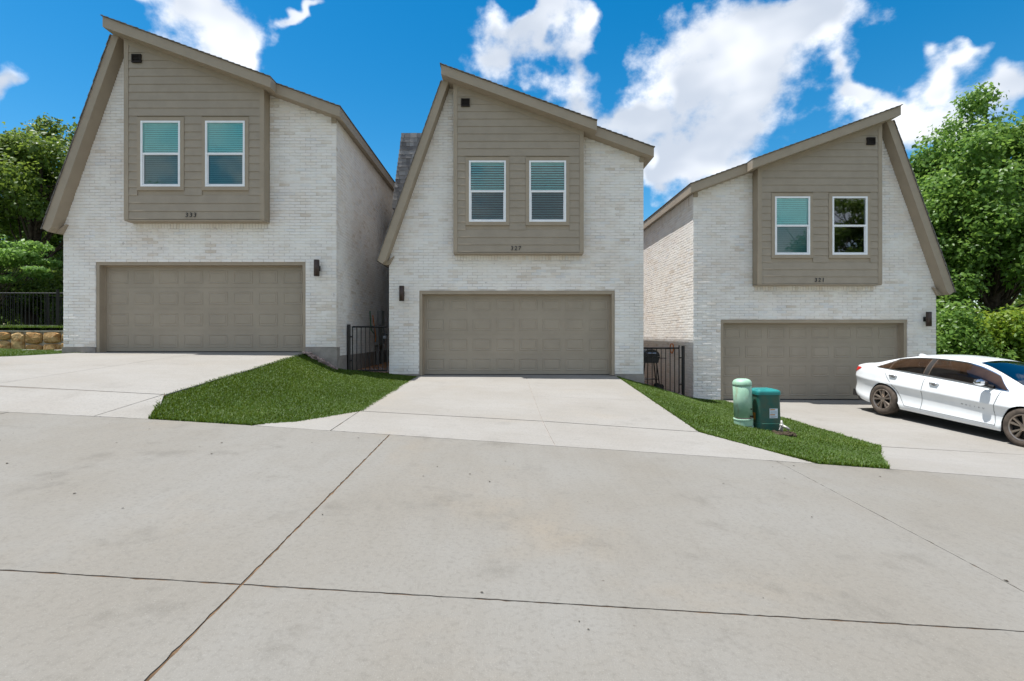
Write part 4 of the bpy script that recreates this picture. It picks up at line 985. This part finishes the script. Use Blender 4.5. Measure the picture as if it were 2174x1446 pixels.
# right: a tall cottonwood, a second one nearer the roof, and growth down to the ground
TR('cottonwood_tree', (19.6, 20.5), 11.0, (0, 0, 6.9), (3.3, 3.0, 4.3), 95, 620, .155, 'leaf_cottonwood', 'tall leafy tree at the right edge of the photo, the tallest of all', 21, trunk_r=.26, group=GT, cl_r=(.55, 1.05))
TR('cottonwood_tree', (17.2, 20.6), 8.6, (0, 0, 5.4), (2.3, 2.4, 3.2), 64, 600, .145, 'leaf_cottonwood', 'rounded leafy tree rising just right of the 321 house roof', 22, trunk_r=.2, group=GT, cl_r=(.5, .9))
TR('cottonwood_tree', (23.5, 24.5), 11.5, (0, 0, 7.0), (3.6, 3.2, 4.2), 70, 520, .17, 'leaf_cottonwood', 'leafy tree in the second row at the far right', 23, trunk_r=.25, group=GT, cl_r=(.6, 1.1))
TR('cottonwood_tree', (20.5, 27.5), 9.5, (0, 0, 5.2), (3.8, 3.0, 3.9), 60, 480, .18, 'leaf_oak', 'darker leafy tree behind the tall trees at the right', 24, trunk_r=.22, group=GT, cl_r=(.6, 1.1))
for i, (x, y, hx, hz, lb) in enumerate(((14.4, 17.3, 1.5, 1.5, 'bright green shrub beside the corner of the right house'), (16.8, 17.4, 1.9, 1.7, 'bright green shrub above the roof of the white car'),
                                        (18.9, 18.0, 1.8, 1.9, 'bright green shrub at the right edge of the photo'), (15.9, 19.4, 1.7, 2.2, 'taller green shrub under the rounded tree at the right'))):
    TR('shrub', (x, y), hz * 2, (0, 0, hz * .95), (hx, 1.3, hz), 34, 520,   .125, 'leaf_cottonwood' if i != 1 else 'leaf_shrub', lb, 40 + i, trunk_r=.06, cl_r=(.32, .62), cat='shrub', group='shrubs along the right side', low=.9)
# left: oaks beyond the fence
TR('oak_tree', (-21.2, 23.0), 9.5, (0.4, 0, 6.4), (3.4, 2.8, 3.2), 66, 560, .15, 'leaf_oak', 'broad dark oak tree behind the fence at the left edge of the photo', 31, trunk_r=.24, group=GLf, cl_r=(.5, .95))
TR('oak_tree', (-17.2, 24.5), 8.6, (0, 0, 5.6), (2.5, 2.5, 3.1), 44, 520, .15, 'leaf_oak', 'dark oak tree right behind the left roof edge', 32, trunk_r=.2, group=GLf, cl_r=(.45, .85))
TR('oak_tree', (-26.5, 30.0), 9.5, (0, 0, 5.2), (4.4, 3.0, 3.6), 56, 420, .2, 'leaf_oak', 'farther dark tree closing the gap behind the left oaks', 33, trunk_r=.22, group=GLf, cl_r=(.6, 1.2))
TR('sapling', (-19.9, 20.0), 4.3, (0.2, 0, 2.9), (2.5, 1.3, 1.2), 30, 330, .12, 'leaf_sapling', 'light green young tree in front of the oaks just above the fence', 34, trunk_r=.06, cl_r=(.3, .55), cat='sapling', flat=.32)
for i, (x, y, hx, hz, mt, lb) in enumerate(((-18.4, 22.6, 2.2, 1.5, 'leaf_oak', 'dark undergrowth bush behind the fence beside the left house'), (-22.6, 22.3, 2.4, 1.5, 'leaf_oak', 'dark undergrowth bush behind the fence at the left edge'), (-25.2, 24.0, 2.4, 1.7, 'leaf_oak', 'dark undergrowth bush below the farther tree at the left edge'), (-20.4, 25.8, 3.5, 2.1, 'leaf_oak', 'tall undergrowth bush between the oak trunks'))):
    TR('bush', (x, y), hz * 2, (0, 0, hz), (hx, 1.2, hz), 34, 420, .13, mt, lb, 60 + i, trunk_r=.06, cl_r=(.35, .7), cat='bush', group='undergrowth behind the left fence', low=.9)
def wood(x0, x1, y, h, n_, seed, label):
    rg = np.random.default_rng(seed); C = np.stack([x0 + (x1 - x0) * rg.random(n_), y + 2 * rg.random(n_), 0 * rg.random(n_)], 1)
    C[:, 2] = [zter(a, b_) for a, b_ in C[:, :2]] + h * rg.random(n_) ** 1.2 * (.75 + .25 * np.sin(C[:, 0] * .7))
    V, Fc, rv = leaves(C, .8 + .7 * rg.random(n_), 150, .32, rg)
    tag(link('wood', np_mesh('wood', V, Fc, rv), 'leaf_oak'), label, 'wood', kind='stuff')
wood(-52, -20, 33, 6.0, 430, 81, 'dark wood closing the view far behind the left fence')
wood(16, 52, 36, 7.0, 330, 82, 'dark wood closing the view far behind the right house')
# across the street, seen mirrored in the window panes
TR('street_tree', (25.5, -9.5), 14.0, (0, 0, 9.6), (4.6, 3.4, 4.6), 52, 260, .2, 'leaf_oak', 'tree across the street, mirrored in the clear window of the 321 house', 71, trunk_r=.35, cl_r=(.5, 1.0), bare=160)
TR('street_tree', (-20.5, -9.5), 10.5, (0, 0, 6.8), (4.0, 3.0, 3.2), 40, 300, .2, 'leaf_oak', 'tree across the street, mirrored low in the windows of the 333 house', 72, trunk_r=.28, cl_r=(.5, 1.0))

# ---------------------------------------------------------------- the white car
def smooth_curve(pts):
    """monotone-ish cubic through the points"""
    X = np.array([p[0] for p in pts], float); Y = np.array([p[1] for p in pts], float); h = np.diff(X); dl = np.diff(Y) / h; m_ = np.zeros(len(X))
    m_[1:-1] = np.where(dl[:-1] * dl[1:] > 0, 2 * dl[:-1] * dl[1:] / (dl[:-1] + dl[1:] + 1e-12), 0); m_[0], m_[-1] = dl[0], dl[-1]
    def f(x):
        x = np.clip(x, X[0], X[-1]); i = np.clip(np.searchsorted(X, x, side='right') - 1, 0, len(X) - 2); t = (x - X[i]) / h[i]
        return (2 * t**3 - 3 * t**2 + 1) * Y[i] + (t**3 - 2 * t**2 + t) * h[i] * m_[i] + (-2 * t**3 + 3 * t**2) * Y[i + 1] + (t**3 - t**2) * h[i] * m_[i + 1]
    return f
SL_ = 4.93; AR, AF, WR = 1.07, 3.90, .338
half_w = smooth_curve([(0, .60), (.06, .70), (.2, .80), (.5, .885), (1.0, .925), (2.5, .927), (3.8, .925), (4.35, .885), (4.7, .78), (4.86, .66), (4.93, .52)])
z_belt = smooth_curve([(0, .965), (.12, 1.02), (.45, 1.045), (.9, 1.02), (1.6, .985), (2.5, .945), (3.4, .905), (3.75, .90), (4.3, .84), (4.7, .75), (4.93, .60)])
z_roof = smooth_curve([(0, .985), (.10, 1.055), (.30, 1.095), (.55, 1.135), (.9, 1.245), (1.3, 1.360), (1.75, 1.432), (2.2, 1.455), (2.6, 1.44), (2.9, 1.385), (3.2, 1.27), (3.5, 1.12), (3.72, 1.01), (4.0, .965), (4.4, .90), (4.75, .80), (4.93, .64)])
z_low0 = smooth_curve([(0, .46), (.10, .36), (.35, .25), (.7, .20), (4.2, .19), (4.7, .21), (4.93, .25)])
y_rail = smooth_curve([(0, .52), (.3, .60), (.7, .60), (1.4, .575), (2.4, .575), (3.0, .60), (3.6, .66), (3.9, .64), (4.93, .42)])
prof_t = smooth_curve([(0, .93), (.12, .965), (.2, .945), (.36, .935), (.52, .962), (.60, .990), (.635, 1.0), (.70, .990), (.85, .968), (.97, .925), (1.0, .905)])
RA = .378
def z_low(s):
    z = z_low0(s)
    for a in (AR, AF):
        d = np.abs(s - a); z = np.where(d < RA, np.maximum(z, WR + np.sqrt(np.maximum(RA**2 - d**2, 0)) * 1.0 - .012), z)
    return z
def side(s, t):
    """lower body side: t = 0 at the sill .. 1 at the belt line -> (y, z), heights measured from the sill line"""
    zb_, z0 = z_belt(s), z_low0(s); z = z0 + (zb_ - z0) * t
    return half_w(s) * prof_t(t), z
def upper(s, q):
    """q = 0 belt, 1 roof rail, 2 centre"""
    yb = half_w(s) * prof_t(np.ones_like(s)); zb_ = z_belt(s); zr = z_roof(s); yr = np.minimum(y_rail(s), yb * .93); hgt = zr - zb_; zR = zb_ + hgt * .86
    a = np.clip(q, 0, 1); b_ = np.clip(q - 1, 0, 1); bow = .035 * np.sin(a * math.pi) * np.clip(hgt / .4, 0, 1)
    y = np.where(q <= 1, yb + (yr - yb) * a + bow, yr * (1 - b_)); z = np.where(q <= 1, zb_ + (zR - zb_) * a, zR + (zr - zR) * (1 - (1 - b_)**2.2))
    return y, z
S_ = np.unique(np.round(np.concatenate([np.linspace(0, SL_, 110)] + [a + RA * np.sin(np.linspace(-math.pi / 2, math.pi / 2, 33)) for a in (AR, AF)]), 4))
def grid_mesh(name, rows, mat, parent, sgn=(1, -1), smooth=True):
    """rows: list of (y array, z array) over the stations s"""
    V, Fc = [], []
    for sg in sgn:
        o = len(V)
        for (s, y, z) in rows: V += [(a, sg * b_, c) for a, b_, c in zip(s, y, z)]
        k = len(rows[0][0])
        for j in range(len(rows) - 1):
            for i in range(k - 1):
                q = (o + j * k + i, o + j * k + i + 1, o + (j + 1) * k + i + 1, o + (j + 1) * k + i); Fc.append(q if sg < 0 else tuple(reversed(q)))
    me = bpy.data.meshes.new(name); me.from_pydata([tuple(map(float, v)) for v in V], [], Fc); me.update()
    return link(name, me, mat, parent, smooth=smooth)
car = empty('parked_car', (0, 0, 0), 'white four-door sedan parked nose-out on the right driveway', 'car')
rows = []; ZL = z_low(S_)
for t in (0, .04, .10, .16, .2, .28, .36, .46, .56, .61, .635, .66, .70, .78, .85, .92, .97, 1.0):
    y, z = side(S_, np.full_like(S_, t)); zz = np.maximum(z, ZL); tt = np.clip((zz - z_low0(S_)) / (z_belt(S_) - z_low0(S_)), 0, 1); y = half_w(S_) * prof_t(tt); rows.append((S_, y, zz))
for q in (.12, .3, .5, .7, .85, .95, 1.0, 1.05, 1.15, 1.3, 1.5, 1.75, 2.0):
    y, z = upper(S_, np.full_like(S_, q)); rows.append((S_, y, z))
bodyo = grid_mesh('body', rows, 'car_paint', car)
# end caps: rear and front faces
for s0, nm in ((0.0, 'rear_face'), (SL_, 'front_face')):
    m_ = MB(); pts = []
    for t in np.linspace(0, 1, 12): y, z = side(np.array([s0]), np.array([t])); pts.append((float(y[0]), float(z[0])))
    for q in np.linspace(.1, 2, 12): y, z = upper(np.array([s0]), np.array([q])); pts.append((float(y[0]), float(z[0])))
    poly = [(s0, y, z) for y, z in pts] + [(s0, -y, z) for y, z in reversed(pts[:-1])]; m_.v = poly; m_.f = [tuple(range(len(poly)))]; m_.r = [0]; m_.build(nm, 'car_paint', car)
m_ = MB(); m_.box(.3, 4.7, -.80, .80, .20, .30); m_.build('underbody', 'car_plastic', car)
m_ = MB(); m_.box(.02, .40, -.70, .70, .27, .42); m_.build('rear_valance', 'car_plastic', car)
def patch(name, s0, s1, f0, f1, fn, mat, off, ns=26, nt=8, sgn=(1, -1), smooth=True):
    """a panel lying on the body surface between curves f0(s) and f1(s), pushed out by off"""
    s = np.linspace(s0, s1, ns); rows_ = []
    for k in np.linspace(0, 1, nt):
        p = f0(s) + (f1(s) - f0(s)) * k; y, z = fn(s, p); rows_.append((s, y + off, z + (off * .6 if fn is upper else 0)))
    return [grid_mesh(name, rows_, mat, car, (g_,), smooth) for g_ in sgn]
cst = lambda v: (lambda s: np.full_like(s, v))
lo, hi = .10, .88
def tipf(s): return np.clip((s - .62) / .28, 0, 1)
top_ = lambda s: lo + (hi - lo) * np.minimum(np.clip((s - .79) / .36, 0, 1)**.7, np.clip((3.56 - s) / .25, 0, 1)**.8)
patch('quarter_window', .81, 1.12, cst(lo), top_, upper, 'glass_car', .006)
patch('rear_door_window', 1.135, 1.93, cst(lo), top_, upper, 'glass_car', .006)
patch('front_door_window', 2.06, 3.54, cst(lo), top_, upper, 'glass_car', .006)
patch('pillar_trim', 1.945, 2.045, cst(lo), top_, upper, 'car_plastic', .007, 6)
back_dark = patch('window_reflection_lining', .80, 3.55, cst(lo - .01), lambda s: top_(s) + .01, upper, 'car_lining_reflection', .003, 60)  # sheet behind the side glass, its brown standing in for a reflection
patch('chrome_strip', .77, 3.58, cst(lo - .06), cst(lo - .005), upper, 'chrome', .008, 60, 3)
patch('chrome_strip', .77, 3.58, lambda s: top_(s) + .005, lambda s: top_(s) + .05, upper, 'chrome', .008, 60, 3)
TOPS = []
for nm_, a_, b2_, q_, mt_, of_ in (('windshield', 2.83, 3.66, 1.09, 'glass_windshield', .006), ('windshield_lining', 2.82, 3.67, 1.07, 'car_plastic', .002), ('rear_window', .56, 1.32, 1.12, 'glass_car', .006), ('rear_window_lining', .55, 1.33, 1.10, 'car_plastic', .002)):
    s_g = np.linspace(a_, b2_, 26); rw = []
    for q in list(np.linspace(q_, 2, 8)): y, z = upper(s_g, np.full_like(s_g, q)); rw.append((s_g, y, z + of_))
    rw += [(a, -b_, c) for a, b_, c in reversed(rw[:-1])]; grid_mesh(nm_, rw, mt_, car, (1,))
patch('tail_lamp', .004, .34, lambda s: .74 + .17 * np.clip(s / .34, 0, 1)**1.5, lambda s: .965 - .03 * np.clip(s / .34, 0, 1), side, 'lamp_red', .007, 14, 6)
patch('head_lamp', 4.35, 4.84, cst(.72), cst(.90), side, 'chrome', .006, 14, 6)
# door seams
def seam(pts, w_=.0045):
    s = np.array([p[0] for p in pts]); t = np.array([p[1] for p in pts]); y, z = side(s, t)
    d = np.stack([np.gradient(s), np.gradient(z)], 1); d /= np.linalg.norm(d, axis=1)[:, None]; nx_, nz_ = -d[:, 1] * w_, d[:, 0] * w_
    for sg in (1, -1):
        V = [(s[i] + nx_[i], sg * (y[i] + .0025), z[i] + nz_[i]) for i in range(len(s))] + [(s[i] - nx_[i], sg * (y[i] + .0025), z[i] - nz_[i]) for i in range(len(s))]; k = len(s)
        me = bpy.data.meshes.new('door_seam'); me.from_pydata([tuple(map(float, v)) for v in V], [], [(i, i + 1, k + i + 1, k + i) for i in range(k - 1)]); link('door_seam', me, 'car_seam', car)
ln = lambda a, b_, k=16: [(a[0] + (b_[0] - a[0]) * i / k, a[1] + (b_[1] - a[1]) * i / k) for i in range(k + 1)]
seam(ln((2.02, .99), (1.99, .12))); seam(ln((3.47, .99), (3.40, .5)) + ln((3.40, .47), (3.44, .12))); seam(ln((3.44, .12), (1.62, .12), 40), .004)
seam(ln((1.02, .99), (1.20, .74)) + [(1.30, .62), (1.40, .50), (1.48, .36), (1.55, .22), (1.62, .12)])
for s0 in (1.30, 2.25):                                           # door handles
    for sg in (1, -1):
        m_ = MB(); y, z = side(np.array([s0]), np.array([.87])); y, z = float(y[0]), float(z[0])
        m_.tube([(s0 - .10, sg * (y + .004), z), (s0 - .07, sg * (y + .03), z + .004), (s0 + .07, sg * (y + .03), z + .006), (s0 + .10, sg * (y + .004), z + .004)], [.010, .016, .016, .010], 8); m_.build('door_handle', 'chrome', car, smooth=True)
        m_ = MB(); m_.tube([(s0 - .075, sg * (y - .006), z - .018), (s0, sg * (y + .0035), z - .022), (s0 + .075, sg * (y - .006), z - .018)], [.008, .020, .008], 8); m_.build('handle_recess', 'grey_box', car, smooth=True)
for sg in (1, -1):                                                # mirrors
    m_ = MB(); s0 = 3.22
    pr_ = [(-.075, 0.0, .02), (-.06, .0, .075), (.03, .0, .085), (.10, .0, .05), (.09, 0, .0), (-.03, 0, -.035)]
    for yy, k in ((.0, .45), (.05, .95), (.12, 1.0), (.18, .8), (.205, .3)): m_.v += [(s0 + a * k, sg * (.90 + yy), .985 + c * k + yy * .12) for a, _, c in pr_]
    for i in range(4):
        for j in range(6): m_.f.append((i * 6 + j, i * 6 + (j + 1) % 6, (i + 1) * 6 + (j + 1) % 6, (i + 1) * 6 + j)); m_.r.append(0)
    m_.f.append(tuple(range(24, 30))); m_.r.append(0); mo = m_.build('mirror', 'chrome', car, smooth=False)
    m_ = MB(); m_.tube([(s0 + .08, sg * .83, .955), (s0 + .03, sg * .93, .975)], [.035, .022], 6); m_.build('mirror_stalk', 'car_plastic', mo)
m_ = MB(); zt_ = float(z_roof(np.array([1.15]))[0])                # roof aerial
m_.v = [(1.02, -.03, zt_ - .05), (1.02, .03, zt_ - .05), (1.26, .022, zt_ + .035), (1.26, -.022, zt_ + .035), (1.03, 0, zt_ + .065), (1.10, 0, zt_ + .075)]; m_.f = [(0, 4, 1), (1, 4, 5, 2), (0, 3, 5, 4), (2, 5, 3)]; m_.r = [0] * 4; m_.build('aerial', 'car_paint', car)
# badge lettering on both front doors
for sg in (-1, 1):
    for k, ch in enumerate('MALIBU'):
        cu = bpy.data.curves.new('badge', 'FONT'); cu.body = ch; cu.size = .048; cu.extrude = .0015; cu.offset = -.0006; cu.align_x = 'CENTER'
        to = bpy.data.objects.new('badge_curve', cu); COL.objects.link(to); dg = bpy.context.evaluated_depsgraph_get(); me = bpy.data.meshes.new_from_object(to.evaluated_get(dg)); bpy.data.objects.remove(to)
        o = link('badge_letter', me, 'grey_box', car); kk = k if sg < 0 else 5 - k; s0 = 2.83 + kk * .078; y, z = side(np.array([s0]), np.array([.50]))
        o.location = (s0, sg * (float(y[0]) + .003), float(z[0]) - .02); o.rotation_euler = (R(90), 0, 0 if sg < 0 else R(180))
# wheels
def lathe_y(m_, prof, seg): m_.lathe([(r_, h) for r_, h in prof], seg, (0, 0, 0), 'y', False)
ty = MB(); lathe_y(ty, [(.222, -.098), (.236, -.108), (.275, -.112), (.315, -.104), (.334, -.085), (.338, -.04), (.338, .04), (.334, .085), (.315, .104), (.275, .112), (.236, .108), (.222, .098)], 40); tme = ty.mesh('tyre'); tme.materials.append(MATS['tyre_dusty']); tme.polygons.foreach_set('use_smooth', [True] * len(tme.polygons))
rim = MB(); seg = 40
ringp = [(.224, -.100), (.232, -.106), (.226, -.110), (.212, -.102), (.206, -.04)]
o_ = 0
for r_, h in ringp: rim.v += [(r_ * math.cos(2 * math.pi * j / seg), h, r_ * math.sin(2 * math.pi * j / seg)) for j in range(seg)]
for i in range(len(ringp) - 1):
    for j in range(seg): rim.f.append((i * seg + j, i * seg + (j + 1) % seg, (i + 1) * seg + (j + 1) % seg, (i + 1) * seg + j)); rim.r.append(0)
for k in range(10):                                               # ten tapering spokes in pairs
    a = 2 * math.pi * (k // 2) / 5 + (.23 if k % 2 else -.23) + .3; a0 = 2 * math.pi * (k // 2) / 5 + (.14 if k % 2 else -.14) + .3
    P0 = np.array([math.cos(a0), math.sin(a0)]) * .05; P1 = np.array([math.cos(a), math.sin(a)]) * .214; dd = P1 - P0; dd /= np.linalg.norm(dd); nn = np.array([-dd[1], dd[0]])
    v = []
    for P_, w_, yy in ((P0, .019, -.088), (P1, .030, -.102)):
        for sx, dy_ in ((-1, .03), (-.55, 0), (.55, 0), (1, .03)): q = P_ + nn * w_ * sx; v.append((q[0], yy + dy_, q[1]))
    rim.add(v, [(0, 1, 5, 4), (1, 2, 6, 5), (2, 3, 7, 6)])
rim.lathe([(.056, -.06), (.056, -.088), (.030, -.094), (.0, -.095)], 16, (0, 0, 0), 'y')
rme = rim.mesh('rim'); rme.materials.append(MATS['rim_dark'])
dk = MB(); lathe_y(dk, [(.0, -.03), (.21, -.03), (.21, -.02), (.0, -.02)], 24); dme = dk.mesh('brake_disc'); dme.materials.append(MATS['rim_deep'])
for ax in (AR, AF):
    for sg in (-1, 1):
        wv = bpy.data.objects.new('wheel', tme); COL.objects.link(wv); wv.parent = car; wv.location = (ax, sg * .805, WR); wv.rotation_euler = (0, ax, 0 if sg < 0 else math.pi)
        for nm, me in (('rim', rme), ('brake_disc', dme)):
            o = bpy.data.objects.new(nm, me); COL.objects.link(o); o.parent = wv
        m_ = MB(); k = 16; ys_ = (.60, .872) if sg > 0 else (-.872, -.60); rr2 = .374
        for yy in ys_: m_.v += [(ax + rr2 * math.cos(math.pi * (j / k * 1.16 - .08)), yy, WR + rr2 * math.sin(math.pi * (j / k * 1.16 - .08))) for j in range(k + 1)]
        for j in range(k): m_.f.append((j, j + 1, k + 2 + j, k + 1 + j)); m_.r.append(0)
        m_.f.append(tuple(range(0, k + 1)) if sg > 0 else tuple(range(k + 1, 2 * k + 2))); m_.r.append(0); m_.build('wheel_well', 'rim_deep', car)
# set the car on the drive: contact points of the visible rear and front wheels
cr_, cf_ = Vector((8.52, 11.55, CAMZ - 1.775)), Vector((8.86, 8.76, CAMZ - 1.915))
sv = (cf_ - cr_).normalized(); lat = Vector((-sv.y, sv.x, -.035)); lat = (lat - sv * lat.dot(sv)).normalized(); upv = sv.cross(lat)
if upv.z < 0: lat = -lat; upv = sv.cross(lat)
Rm = Matrix((sv, lat, upv)).transposed().to_4x4()
org = cr_ - sv * AR + lat * .86
car.matrix_world = Matrix.Translation(org) @ Rm
